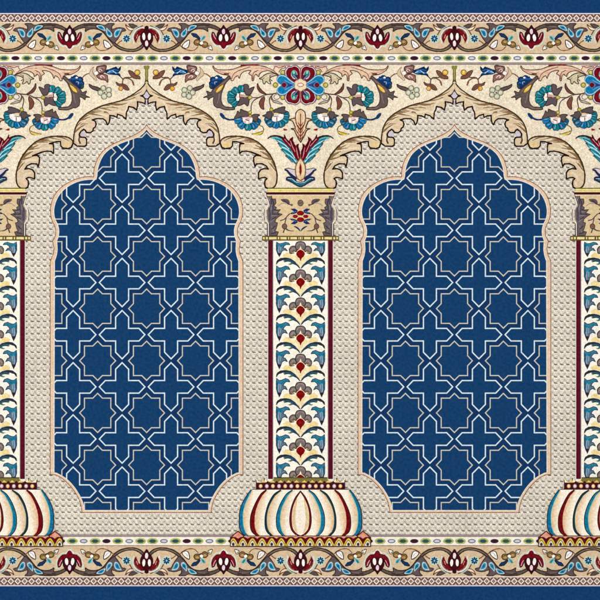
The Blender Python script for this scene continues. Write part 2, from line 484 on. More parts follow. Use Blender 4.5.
def sp_leaf1():
    p = begin(NX, 104)
    up = C(LEAF1_UP); lo = LEAF1_LO
    raw(LEAF, up + lo[1:])
    # lighter undersides and dark veins
    for q in ([(158, 100), (163, 101.5), (166, 106), (168, 112), (173, 111), (178, 111.5), (184, 112.5)], [(186, 116), (191, 114.5), (198, 115.5)], [(209, 127), (213.5, 128.5), (216, 134), (215.5, 142)]):
        line(LEAFL, 2.0, q)
    line((238, 200, 176), 1.6, [(200, 123), (203, 124.5), (207, 124)]); line((238, 204, 180), 1.4, [(203, 129.5), (206.5, 128.5), (209, 126)])
    for q in ([(157.5, 97.4), (162, 97), (168, 98.6), (171, 100)], [(175, 108), (182, 106.8), (190, 105.6)], [(187.5, 109), (195, 110.4), (203, 112), (207.5, 114.8)],
              [(198, 112.6), (205, 114.4), (211, 118.5)], [(205, 117.3), (210, 119), (214.5, 121.4)], [(205, 123.8), (211, 123.8), (215, 126), (218, 128.8)], [(184.3, 114), (186.5, 112.2), (189.3, 112)]):
        line(LEAFD, 1, q, taper=(.5, 1.9))
    veins(LEAF1_UP, 26, 94, 9, 3.4, 15); veins(LEAF1_UP, 46, 96, 12, 6.2, 13)
    poly(LILAC, [(209.6, 131), (211.6, 132), (212.6, 134), (212.2, 136), (208.4, 136.2), (207.8, 133.4)])
    line((64, 46, 26), 1.3, LEAF1_UP[1:])
    line(INK, 1.4, [q for q in LEAF1_LO], smooth=False)
    line(INK2, 1.1, [(213.6, 137), (214.2, 140), (213, 143)])
    # apex: stem, bud and little star
    raw((78, 66, 34), [(146.5, 69), (148.1, 69), (147.9, 79.5), (148.8, 83.6), (146.5, 81)]); raw((160, 148, 76), [(146.5, 69), (147.4, 69), (147.3, 79.5), (146.5, 80.4)])
    poly(OLIVE, [(146.5, 65.4), (149.4, 65.8), (149.2, 68.6), (147.4, 69.2), (146.5, 69.2)], False)
    poly(LILAC, [(146.5, 98), (148, 98), (147.8, 104.5), (146.5, 104.8)], False)
    line(INK, 1.2, [(147.9, 104.3), (148, 99.5), (149.5, 97), (152.6, 95.6)])
    poly(INK, [(146.5, 88.4), (147.8, 91.6), (149.6, 94.2), (153.2, 95.6), (149.6, 97.2), (148, 99.4), (146.5, 99.4)], False)
    poly(LILAC, [(146.5, 91.2), (148.6, 94.2), (149.8, 95.5), (147.6, 98), (146.5, 98.6)], False)
    return p
def sp_leaf2():
    p = begin(265, 188)
    up = C(LEAF2_UP); lo = LEAF2_LO
    raw(LEAF, up + lo[1:-1])
    for q in ([(236, 139.5), (246, 141), (254, 146), (262, 153)], [(243, 148), (250, 148.5), (257, 150.5)], [(258, 160), (264, 160), (269, 163)], [(263, 173), (268, 174.5), (270, 180)]):
        line(LEAFL, 1.8, q)
    line((238, 204, 180), 2.2, [(268, 182), (269, 185.5)])
    ell((230, 204, 146), 226, 144.4, 4.6, 2.6)
    for q in ([(253.5, 143.2), (258.5, 144.4), (264.5, 148.4)], [(258.5, 148.2), (264, 149), (270.5, 155.4)], [(260, 151.5), (267, 154), (272, 159.5)], [(268.3, 156.2), (271.4, 158), (274, 163)], [(269.8, 163.2), (272.6, 165.4), (275.2, 169.4)], [(243, 138.6), (249, 139.4), (254, 141)]):
        line(LEAFD, 1, q, taper=(.5, 2.3))
    veins(LEAF2_UP, 20, 80, 9, 3.4, 14); veins(LEAF2_UP, 42, 82, 12, 6.2, 12)
    line((150, 70, 50), .9, [(249.5, 139), (253, 140)])
    line((64, 46, 26), 1.4, LEAF2_UP)
    line(INK, 1.4, LEAF2_LO, smooth=False)
    return p

def daisy():
    p = begin(188, 92)
    out(TAUPE, INK, .6, [(192, 89), (196, 87), (201, 85.6), (204, 84.2), (203.2, 87), (198.4, 89.8), (193, 91.2)])
    for x, y, r in ((184.4, 90, 2.7), (189.8, 88, 2.5), (192.6, 92.6, 2.6), (189, 96.3, 2.8), (184, 94.6, 2.5)):
        dot((206, 205, 180), (122, 120, 98), x, y, r, w=.9)
        ell((222, 222, 200), x - .3, y - .3, r * .42)
    ell((90, 84, 70), 188.4, 92.4, .8)
    return p
def berry():
    p = begin(164, 80)
    line(BROWN, .9, [(159.4, 84.6), (160.6, 81), (164, 78.6), (168, 78), (170, 79.2), (170.6, 83.2)])
    line(INK2, .8, [(162, 77.4), (168, 77.4), (170, 79), (173, 76)])
    line(BROWN, 1.4, [(159.3, 84.8), (160.4, 82)])
    out(BROWN, (70, 42, 36), .5, [(153, 78.6), (153.8, 76), (158, 75.2), (160, 71.8), (164.6, 70.4), (163.2, 74.6), (160, 77.8), (156, 78.8)])
    dot(GOLD, (122, 84, 40), 155.8, 72.4, 2.7, w=.8); ell((240, 212, 120), 155.6, 71.8, 1.1)
    out(BROWN, (70, 42, 36), .5, [(164, 89.6), (165.8, 86), (169, 84), (174, 83.6), (177, 82), (175.6, 85), (171, 87), (167.4, 89.8)])
    dot((226, 178, 96), (150, 100, 50), 172.3, 88.4, 2.1, w=.7)
    line((110, 60, 60), .7, [(166, 88.5), (170, 85.5)])
    return p
def lily():
    p = begin(188, 73)
    line((120, 84, 66), .8, [(203.4, 73.4), (207, 74.2), (211.4, 78.2)])
    poly((14, 42, 76), [(172, 66), (175, 68.6), (177, 66.4), (181, 68), (187, 69.8), (188.5, 72.4), (185, 74.2), (180, 74.8), (175, 75.2), (172.4, 77.4), (172.6, 74.6), (175, 72.4), (172.4, 70)], False)
    line((70, 128, 190), 1.0, [(175, 73), (179, 72), (184, 73)]); line((176, 208, 236), .9, [(177, 73.2), (181, 70.6), (185.6, 72.6)]); line((40, 96, 150), .9, [(175, 70.4), (179, 69.6), (184, 70.6)])
    out((124, 86, 80), (70, 40, 40), .6, [(187, 65.6), (191, 65.4), (196, 66.6), (196.6, 69.4), (194.4, 73), (190, 73), (187.6, 70)])
    out((150, 104, 96), (70, 40, 40), .6, [(186, 75.2), (190, 74), (194.6, 74.4), (196.4, 76.6), (192, 79.4), (188, 80), (185.4, 82.2), (185.4, 78)])
    for q in ([(191, 70.8), (193, 69), (194.4, 70.4), (193, 71.6)], [(188.6, 77.4), (190.6, 75.6), (192.8, 76.2), (191.6, 77.6)]):
        line((232, 208, 198), .9, q)
    line((196, 160, 150), .7, [(188.6, 68), (192, 67.4), (195, 68.6)])
    dot(WHITE, (150, 120, 100), 197, 73, 2.3, 2.1, w=.5)
    out((214, 194, 160), (150, 118, 92), .55, [(199.6, 66.8), (203, 71), (203.6, 74.4), (200, 78), (197, 80.6), (196.4, 79), (199, 75), (200.6, 71.4)])
    return p
def bird_bloom():
    p = begin(217, 90)
    lob = ((213.2, 79.8, 2.7), (217.6, 78.4, 2.9), (221.4, 79.4, 2.4), (211.8, 83.4, 2.5), (211.8, 86.2, 2.2), (215.6, 84, 3.2), (218.6, 81.8, 2.9))
    for x, y, q in lob: ell((10, 22, 50), x, y, q + .55)
    for x, y, q in lob: ell((20, 50, 98), x, y, q - .1)
    for x, y, q in lob[:4]: line((44, 92, 150), .7, [(x - q * .5, y + .2), (x, y - q * .45), (x + q * .5, y)])
    line((40, 86, 140), .9, [(213, 80), (216, 79), (220, 79)]); line((150, 170, 210), .8, [(216.8, 81.8), (214.6, 82), (214.8, 84)])
    poly((40, 80, 70), [(209.6, 86), (211, 84.6), (212, 87.4), (210, 88)])
    poly((238, 240, 244), [(215, 77.6), (216.6, 76.4), (217.6, 77.8), (216.4, 78.6)]); poly((236, 236, 240), [(222, 76.6), (224.4, 76.6), (224.6, 78), (223.2, 78.4)])
    out((100, 84, 82), (54, 44, 42), .6, [(229.2, 75.8), (230, 78.4), (226, 82.4), (224, 86.5), (221.8, 92), (221, 98), (221.8, 103), (224.8, 106.4), (230, 107.2), (234.2, 107.2), (234.2, 109.4), (225, 109.8), (219.6, 107.6), (217, 107.6), (214, 105), (213.2, 100), (213.6, 97), (210.5, 97.8), (208, 99.8), (207.4, 97.2), (203.4, 97.4), (207.6, 95), (206.6, 91), (210.6, 92.4), (213, 89), (219, 84.2), (225, 79)])
    line((134, 118, 116), .8, [(217.4, 103), (219, 97), (219.4, 93.8)]); line((70, 76, 58), 1.5, [(208.6, 95.6), (212, 94.4)])
    line((130, 112, 100), .7, [(222, 106.6), (227, 108.6), (233, 108.4)])
    line((140, 122, 118), .7, [(214, 91), (219, 86.4), (226, 80.6)])
    out((226, 186, 84), (104, 78, 44), .6, [(215.4, 92.2), (217, 88.6), (220, 86), (223.8, 83.8), (223, 87.2), (220.6, 90.6), (217.6, 92.6)])
    line((240, 212, 120), .8, [(217.4, 90.8), (220, 87.8), (222.4, 85.6)])
    return p
def scroll_top():
    p = begin(250, 70)
    body = [(213, 65.6), (216, 69), (225, 69.8), (233, 69), (240, 66.6), (248, 65.2), (258, 65.2), (266, 67), (273, 70.2), (279, 74.4), (281.6, 76),
            (275, 73), (268, 70.6), (262, 71.8), (259.4, 74), (258.6, 76.4), (256, 74.2), (254.2, 76), (253.6, 80.2), (252.2, 80.4), (251.4, 75.4), (248.8, 73.6), (250.8, 70.6),
            (247, 70.6), (243, 72), (240.4, 75), (239.2, 78.2), (237.8, 75.6), (234.4, 77.8), (233.4, 80.2), (231.2, 80.4), (229.6, 76), (225, 74.8), (220, 73.4), (215.6, 70.8), (213, 67.4)]
    raw(PINK, cr(body, True, 3))
    line((236, 208, 178), 1.5, [(224, 71.4), (233, 71.6), (240, 69), (248, 67.4)]); line((206, 150, 124), .9, [(217, 70.6), (224, 72.6), (230, 72.6)])
    line((206, 150, 124), .9, [(256, 68.4), (264, 68.6), (272, 71.4)]); line((236, 208, 180), 1.4, [(251, 72), (254, 70.4), (260, 69)])
    line((120, 76, 58), .6, [(231.4, 79), (234, 73.6), (240, 70), (250, 66.8)]); line((120, 76, 58), .6, [(252.8, 79), (253.4, 73), (258, 70.2)])
    line((96, 56, 44), .65, body, closed=True)
    line((120, 20, 24), .9, [(241, 65.3), (252, 64.9), (258, 65)])
    line((60, 30, 26), 1.3, [(224.5, 73.8), (228.5, 73.9)])
    # pale sister leaf below
    b2 = [(259.4, 78.6), (262, 77), (266, 74), (272, 72.8), (278, 75), (275, 75.6), (271, 77), (269.6, 80), (270.8, 83.6), (268.2, 83.2), (266.2, 81.4), (264.4, 84), (263, 82.4), (262.4, 79.6)]
    poly((210, 194, 160), b2); line((64, 54, 44), .7, b2, closed=True); line((150, 134, 104), .7, [(263, 78.6), (267, 76.4), (273, 74.4)])
    line((232, 220, 190), .9, [(265, 77.8), (269, 75.6)])
    # small leaf next to the rosette
    b3 = [(273.6, 69.4), (275.4, 66.4), (279, 67.6), (284.6, 66.2), (285.6, 67.4), (281, 69), (279, 72), (279.6, 75)]
    poly((238, 208, 180), b3); line((110, 70, 60), .6, b3[:-1])
    line((110, 70, 60), .6, [(270, 75.6), (270, 79), (272, 80.6)])
    line((190, 120, 120), .9, [(274, 66), (284, 65.6), (290, 65.4)])
    return p
def petal(c, x, y, ctr):
    # a rounded petal pointing away from the flower's heart
    a = math.atan2(y - ctr[1], x - ctr[0]); ca, sa = math.cos(a), math.sin(a)
    f = lambda q, k=1.14: [(x + (u * ca - v * sa) * k, y + (u * sa + v * ca) * k) for u, v in q]
    sh = [(-4.6, 0), (-3.2, -1.9), (0, -3.3), (2.4, -2.9), (3.4, -1.2), (3.2, 0), (3.4, 1.2), (2.4, 2.9), (0, 3.3), (-3.2, 1.9)]
    dk = tuple(int(q * .42) for q in c); lt = tuple(int(q + (230 - q) * .5) for q in c)
    poly(dk, f(sh)); poly(c, [(x + (u * ca - v * sa) * .94 + .2 * ca, y + (u * sa + v * ca) * .94 + .2 * sa) for u, v in sh])
    line(lt, .9, f([(-1.6, .2), (.2, .9), (1.6, 1.4)]), taper=(.4, 1.1)); line(tuple(int(q * .7) for q in c), .6, f([(-2.6, -.3), (1.8, -.6)]))
def teal_bloom():
    p = begin(240, 97)
    line((84, 64, 60), .7, [(250, 97.4), (258, 97.4), (264, 95.2), (270, 94)])
    for x, y, rx, ry, r in ((234.4, 103, 3.2, 2.8, 30), (231, 99.4, 3.3, 2.6, 0), (231.2, 94.6, 3.4, 2.7, 30), (235.4, 90.8, 3.3, 2.8, 60), (241.4, 88.8, 2.9, 4, 0)):
        petal(TEAL, x, y, (242, 97))
    out((96, 82, 84), (52, 42, 46), .6, [(243.8, 84.6), (247.4, 84.4), (248.6, 86.6), (248.4, 89), (254, 86.8), (252.6, 90.6), (250, 94.8), (246.6, 95), (244.8, 92.4), (243.8, 88)])
    out((96, 82, 84), (52, 42, 46), .6, [(240.6, 97.6), (249.4, 97.2), (249, 101), (247.6, 106), (244.4, 103.6), (240, 105.4), (236.6, 104.8), (239, 101.6)])
    poly((206, 160, 142), [(239.4, 94.4), (245, 95.4), (247, 96.8), (241.4, 98), (239.4, 97.4)])
    for q in ([(237, 93), (239.2, 93.6), (239, 96.6), (237, 96.4)], [(236.4, 97.6), (239.6, 98), (238.6, 100.8), (236.4, 100.6)], [(240.6, 92), (243.8, 92.4), (243.4, 94.4), (240.8, 94.2)]):
        poly(WHITE, q, False)
    line(INK, .6, [(239.6, 94), (239.8, 97.2), (244, 97.4)])
    dot((206, 186, 84), (110, 96, 40), 250, 97.4, 2, 1.7)
    return p
def blue_bloom():
    p = begin(246, 119)
    line((18, 46, 86), 1.6, [(222.4, 115.6), (225, 118), (229, 119.6), (234.6, 119.4)])
    poly((22, 58, 100), [(219.6, 113.6), (221.4, 112.8), (223.6, 114.6), (225.4, 118), (223.6, 119), (221, 116.8)])
    line((84, 64, 60), .7, [(251, 111), (251.6, 104), (254.6, 99.8), (261, 96.8)])
    for x, y, rx, ry, r, c in ((257, 121.6, 3, 3, 0, (26, 96, 130)), (254, 125.4, 3.4, 2.8, -30, (30, 104, 150)), (248.2, 126.8, 3.4, 2.9, 0, TEAL), (241.6, 125, 3.5, 3.2, 30, (28, 112, 160)), (238, 120, 3.6, 3.9, 10, (34, 124, 176))):
        petal(c, x, y, (248, 118))
    out((98, 82, 78), (52, 42, 40), .6, [(236.6, 113.6), (237.6, 110.8), (239.8, 112.8), (240.6, 109.2), (243.6, 110.6), (248, 111.8), (250, 115), (246, 116.6), (241, 116.6), (237, 118.4), (234.2, 118)])
    out((98, 82, 78), (52, 42, 40), .6, [(251, 115.8), (255, 114.2), (259.4, 114.8), (257.4, 117), (259, 119), (257, 119.6), (257.4, 122), (254.6, 121), (252.6, 119)])
    poly((228, 190, 186), [(243, 117.6), (251.6, 117), (252, 122), (247, 124), (243.4, 122)])
    for q in ([(243, 118), (245.6, 118), (245.8, 120.6), (243.2, 120.8)], [(249.8, 118.4), (252, 118), (252.2, 122.4), (250, 122.4)], [(246, 120.8), (248.6, 120.8), (248.4, 123.6), (246.2, 123.4)]):
        poly(WHITE, q, False)
    line(INK, .6, [(245.4, 119.4), (248.6, 120.6)])
    dot((212, 190, 80), (110, 96, 40), 250, 112.4, 1.6); dot((206, 176, 96), (110, 96, 40), 250.2, 115.6, 1.3)
    return p
def ring_bloom():
    p = begin(276, 116)
    line((84, 64, 60), .7, [(271, 108.6), (270, 104), (269.4, 100), (270.4, 97), (273, 94)])
    for x, y, rx, ry, r, c in ((268.2, 120, 3, 3, 0, (36, 92, 118)), (285.6, 114.8, 2.9, 2.9, 0, (26, 110, 128)), (285.2, 119.6, 3, 3, 0, TEAL), (281.2, 123.6, 3, 3, 0, (30, 116, 136)), (275.6, 124.6, 3, 3.2, 0, (28, 116, 166)), (270.4, 123.2, 3.2, 2.8, 30, (42, 104, 140))):
        petal(c, x, y, (277, 116.5))
    out((90, 78, 80), (48, 40, 44), .6, [(273.6, 110.4), (278.4, 108), (284.8, 106.8), (284.4, 109.8), (286.8, 111.8), (283, 113.2), (278, 112.8), (274, 112.4)])
    out((90, 78, 80), (48, 40, 44), .6, [(267, 112), (271.6, 111.4), (272.4, 114), (271.8, 117), (269.4, 119), (267.4, 118.6), (267.4, 117.4), (265, 116.8), (262.4, 115.6), (266, 114.4)])
    poly((226, 206, 160), [(273.4, 113), (278.6, 113.4), (277.6, 116), (273.6, 116)])
    poly((240, 226, 226), [(272.6, 116.6), (283, 114), (282.6, 118.6), (277, 121.4), (272.6, 120.8)])
    for x, y in ((274.6, 119), (278.8, 119), (280.8, 115.4)): ell(WHITE, x, y, 1.7, 1.6)
    line((110, 60, 40), .6, [(276.8, 117.4), (276.8, 121)]); line(INK, .5, [(273.4, 113.4), (273.6, 116.4), (278, 116)])
    dot((206, 186, 84), (110, 96, 40), 271.4, 109.6, 1.7)
    return p
def twig():
    p = begin(265, 98)
    line((74, 48, 44), .9, [(263, 92.6), (267, 94.2), (274, 93.6), (278, 92.6)])
    out((110, 68, 58), (64, 38, 34), .5, [(257.6, 83.4), (259.4, 87.4), (263.4, 91.4), (266.6, 94.2), (262, 93.4), (258.4, 90.4), (257, 87)])
    out((120, 74, 60), (70, 40, 36), .5, [(264.2, 96.4), (264.6, 100), (263.6, 105), (264, 109.2), (261.4, 108.6), (259.2, 104.4), (259.4, 101.6), (261.6, 98.2)])
    dot((238, 226, 206), (110, 92, 80), 276.8, 96.8, 2.9, 2.4)
    out((190, 178, 160), (90, 74, 70), .55, [(271.6, 96), (273, 100), (277, 100.8), (282.8, 104), (278, 103.4), (273.4, 102), (271.4, 99)])
    line((90, 74, 70), .6, [(271.8, 99.6), (271.6, 95.6), (273.6, 93.6)])
    return p
def gold_leaf():
    p = begin(258, 134)
    line((110, 92, 40), .7, [(258, 124.6), (262.2, 126.4), (263.6, 130), (261.4, 134), (257, 134.6), (252, 133.8)])
    poly((222, 196, 100), [(252.4, 134.4), (258, 132.6), (263, 130.8), (261.4, 133.6), (257, 135)])
    line((120, 100, 40), .6, [(252.4, 134), (258, 132.6), (262.6, 131)])
    return p
def rosette():
    p = begin(CX, 85)
    for x, y in ((282.8, 72.4), (282.8, 97.2), (275.4, 85)):
        for _ in both(CX): dot((186, 178, 84), (116, 108, 50), x, y, 2.3, w=.8); ell((216, 206, 128), x - .3, y - .4, .9)
    P = [(299.4, 79.5), (299.2, 72), (298, 68.6), (295, 66.8), (291.6, 67.8), (288.6, 68.4), (286.6, 71.6), (287.2, 75.6), (289.8, 79), (294, 81.4)]
    for _y in bothy(85):
        for _ in both(CX):
            poly((92, 66, 74), [(300.5, 81), (300.5, 70.4), (298.8, 66.7), (295, 64.9), (291.2, 65.9), (287.6, 66.6), (284.5, 70.8), (285.3, 76.3), (288.2, 80.4), (293.4, 83.2)]); poly((222, 196, 206), [(300.4, 80.5), (300.2, 71), (298.6, 67.4), (295, 65.6), (291.4, 66.6), (288, 67.2), (285.2, 71), (286, 76), (288.8, 79.8), (293.4, 82.6)])
            poly(MAR, P); line((60, 8, 16), .6, P, closed=True)
            ell((206, 196, 206), 294.3, 74.6, 3.3, 4.7, -14); ell((54, 120, 122), 294.2, 74, 2.7, 4, -14)
            ell((150, 206, 184), 293.8, 72.2, 1.2, 1.8, -14)
            poly((34, 44, 78), [(294, 76), (297.4, 75), (297.8, 79.4), (295.6, 78.8)]); line((170, 160, 190), .6, [(294, 75.6), (296.4, 78), (297.4, 80)])
        rect((196, 132, 136), 299.7, 67.4, 301.3, 79)
        rect((110, 40, 50), 300.25, 68, 300.75, 78)
    for _ in both(CX):
        H = [(296, 85), (291.6, 82), (288.6, 79.8), (285.6, 77.2), (281.6, 76), (278.4, 77.6), (277.4, 80.6), (279, 83.2), (282, 85), (279, 86.8), (277.4, 89.4), (278.4, 92.4), (281.6, 94), (285.6, 92.8), (288.6, 90.2), (291.6, 88)]
        G = [(283 + (x - 283) * 1.12 + .1, 85 + (y - 85) * 1.12) for x, y in H]
        poly((74, 80, 96), [(283 + (x - 283) * 1.2 + .2, 85 + (y - 85) * 1.19) for x, y in H]); poly(LBLUE, G)
        poly(BLUE, H)
        line((120, 150, 200), .7, [(285, 80.4), (290, 82.8), (294, 85), (290, 87.2), (285, 89.6)])
        poly((50, 54, 110), [(286.6, 83), (293.4, 85), (286.6, 87), (287.8, 85)], False)
        poly((150, 120, 160), [(284, 81.6), (287.6, 85), (284, 88.4), (280.8, 85)], False); poly((104, 18, 26), [(284, 82.4), (286.6, 85), (284, 87.6), (281.6, 85)])
    for a in range(6):
        t = math.radians(60 * a + 30)
        ell((168, 130, 96), CX + 3.7 * math.cos(t), 84.9 + 3.5 * math.sin(t), 3.2, 3.1)
    for a in range(6):
        t = math.radians(60 * a + 30)
        ell((236, 220, 182), CX + 3.6 * math.cos(t), 84.9 + 3.4 * math.sin(t), 2.7, 2.6)
    ell((236, 220, 182), CX, 84.9, 4.6, 4.3); ell((196, 110, 96), CX, 84.8, 3.6, 2.2); ell((240, 214, 196), CX, 84.8, 2.7, 1.4); ell((250, 244, 232), CX, 84.9, 1.9, .7)
    return p
def pinecone():
    p = begin(CX, 125)
    for _ in both(CX):
        H = [(300.5, 109.2), (303.2, 110.4), (305.2, 113.4), (305.6, 118), (307.4, 118.2), (311.8, 119.9), (308.6, 121), (306.8, 124.6), (305.8, 128), (309.8, 128.7), (306.8, 130), (305.2, 133.4), (303, 138), (300.5, 142.2)]
        raw((224, 194, 152), C(H))
        line((246, 216, 188), 1.1, [(303.6, 113), (304.2, 118), (302.8, 124)]); line((240, 206, 176), 1.0, [(307.6, 119.6), (306, 123), (304.6, 127.6), (303.4, 134)])
        for y in (124.6, 128, 131.4, 134.8, 138): line((150, 40, 36), 1, [(300.6, y + 1.4), (302.4, y - .9), (303.6 - (y - 124) * .04, y - 3.2)], taper=(1.2, .4))
        line((96, 60, 46), .7, [(305.4, 119), (304.6, 123.6), (302.6, 127.6), (CX, 130.4)]); line((120, 60, 50), .7, [(305.6, 129), (303.6, 132.4), (CX, 136.4)]); line((70, 46, 34), .75, H)
    line((110, 50, 40), .7, [(CX, 114), (CX, 140)], False)
    for _ in both(CX): poly((150, 36, 24), [(283.4, 128.8), (285, 128.6), (287.4, 129.6), (285.6, 130.6), (283.8, 130.2)])
    return p
def plume():
    p = begin(CX, 165)
    for _ in both(CX):
        for q in ([(279, 143.4), (282.4, 144.6), (286, 148)], [(281.6, 149.6), (285.4, 150.4), (289, 153.6)], [(285.4, 155.4), (288.6, 156), (292, 158.6)]):
            line((206, 214, 130), 1.6, q, taper=(.5, 1.8))
        F = [(270, 137.4), (274, 136.8), (279, 137.6), (285, 140.8), (289, 145.4), (292, 149.4), (294.4, 154), (297, 160), (296.8, 164.4), (292.4, 162), (288.6, 158.6), (285.4, 155.6), (287.2, 155.4), (284.4, 152.6), (281, 149.4), (283, 149.2), (280.4, 146.6), (278, 143.2), (279.6, 143.2), (276.6, 140.4)]
        poly((84, 172, 178), F, False)
        for q in ([(278.6, 143.8), (283, 145.4), (288, 149), (292, 154.4), (295, 160)], [(281.8, 149.4), (286, 150.8), (291, 155), (294.6, 160.6)], [(285.6, 155.6), (289.6, 157.6), (293.6, 161), (296.4, 163.6)], [(275, 138.6), (281.6, 141), (287.4, 145.8), (291.4, 151)]):
            line((22, 108, 130), 1, q, taper=(1.0, 2.3))
        for q in ([(274, 139.6), (279, 141.4), (284.4, 144.6), (289, 149)], [(281, 147.2), (286, 148.6), (291.4, 153), (294.6, 158)], [(284.4, 153.2), (289.4, 155), (293.4, 158.6), (296, 162)]):
            line((198, 232, 232), .8, q)
        line((16, 62, 78), .5, F[9:], False)
        line((38, 30, 30), 1, [(267.6, 138.6), (270.4, 136.6), (274.6, 135.8), (279.4, 136.6), (284, 138.8), (288.4, 142.6)], taper=(1.0, 2.4))
        poly((108, 12, 26), [(284.4, 134.4), (286.4, 138.4), (289, 141), (289.8, 138.8), (293.2, 136.4), (292.8, 140.4), (294.4, 143.4), (296, 146), (296.4, 144.6), (298.8, 143.2), (298.4, 147), (300, 151.6), (300.4, 156.4), (299.8, 160.8), (297.2, 160.8), (295, 157.6), (292.8, 153), (290.4, 148.4), (287.2, 145.6), (284.6, 142.8), (281.6, 139.4), (283.6, 138)], False)
        for q in ([(284.6, 139), (287.6, 142.4), (290.6, 146)], [(290.6, 141), (292.2, 146), (295, 151.6)], [(296.4, 148), (297.2, 153), (298.4, 158)]):
            line((214, 150, 156), .7, q)
        line((50, 8, 18), .7, [(284.2, 135), (285.8, 139), (289, 142.8)]); line((50, 8, 18), .7, [(292.4, 137.6), (291.6, 140.8), (294.6, 146.4)]); line((50, 8, 18), .7, [(297.8, 144.4), (297.6, 148), (300, 155)])
    for _ in both(CX):
        U1 = [(284.8, 169.4), (287.4, 168.4), (292, 169.4), (296, 169.4), (296.6, 176.6), (293, 177), (290.4, 175), (288.4, 171.6)]
        poly((216, 202, 204), U1); line((32, 40, 78), 1, [(284.6, 169.8), (287, 170.4), (289.2, 173.2), (292.4, 176), (296.8, 179)], taper=(1.2, 3.2)); line((90, 70, 80), .6, [(284.8, 169), (288, 168.2), (293, 169.4), (296, 169.2)])
        L1 = [(285.8, 180), (286.4, 177.2), (290, 176.4), (294, 178.2), (297.4, 181.2), (300.5, 182.2), (300.5, 187), (296.6, 185.8), (293, 183.6), (289.4, 181.6)]
        raw((30, 44, 82), C(L1)); line((36, 120, 116), 1.5, [(291, 179.8), (294.6, 181.8), (297.6, 184.2), (300.5, 185)]); line((190, 206, 214), .65, [(288, 178.6), (292, 179), (296, 182), (300.5, 183)])
    for _ in both(CX):
        H = [(300.5, 157.6), (302.8, 161), (305, 165.4), (305.6, 171.6), (304.8, 176), (302.8, 179.2), (300.5, 180.4)]
        raw((226, 194, 152), C(H)); line((246, 214, 180), 1.1, [(302, 162), (303.6, 168), (303, 175)]); line((118, 86, 62), .8, H)
        raw((122, 24, 16), C([(300.5, 163), (301.5, 167), (301.6, 172), (300.5, 176.4)]))
    return p

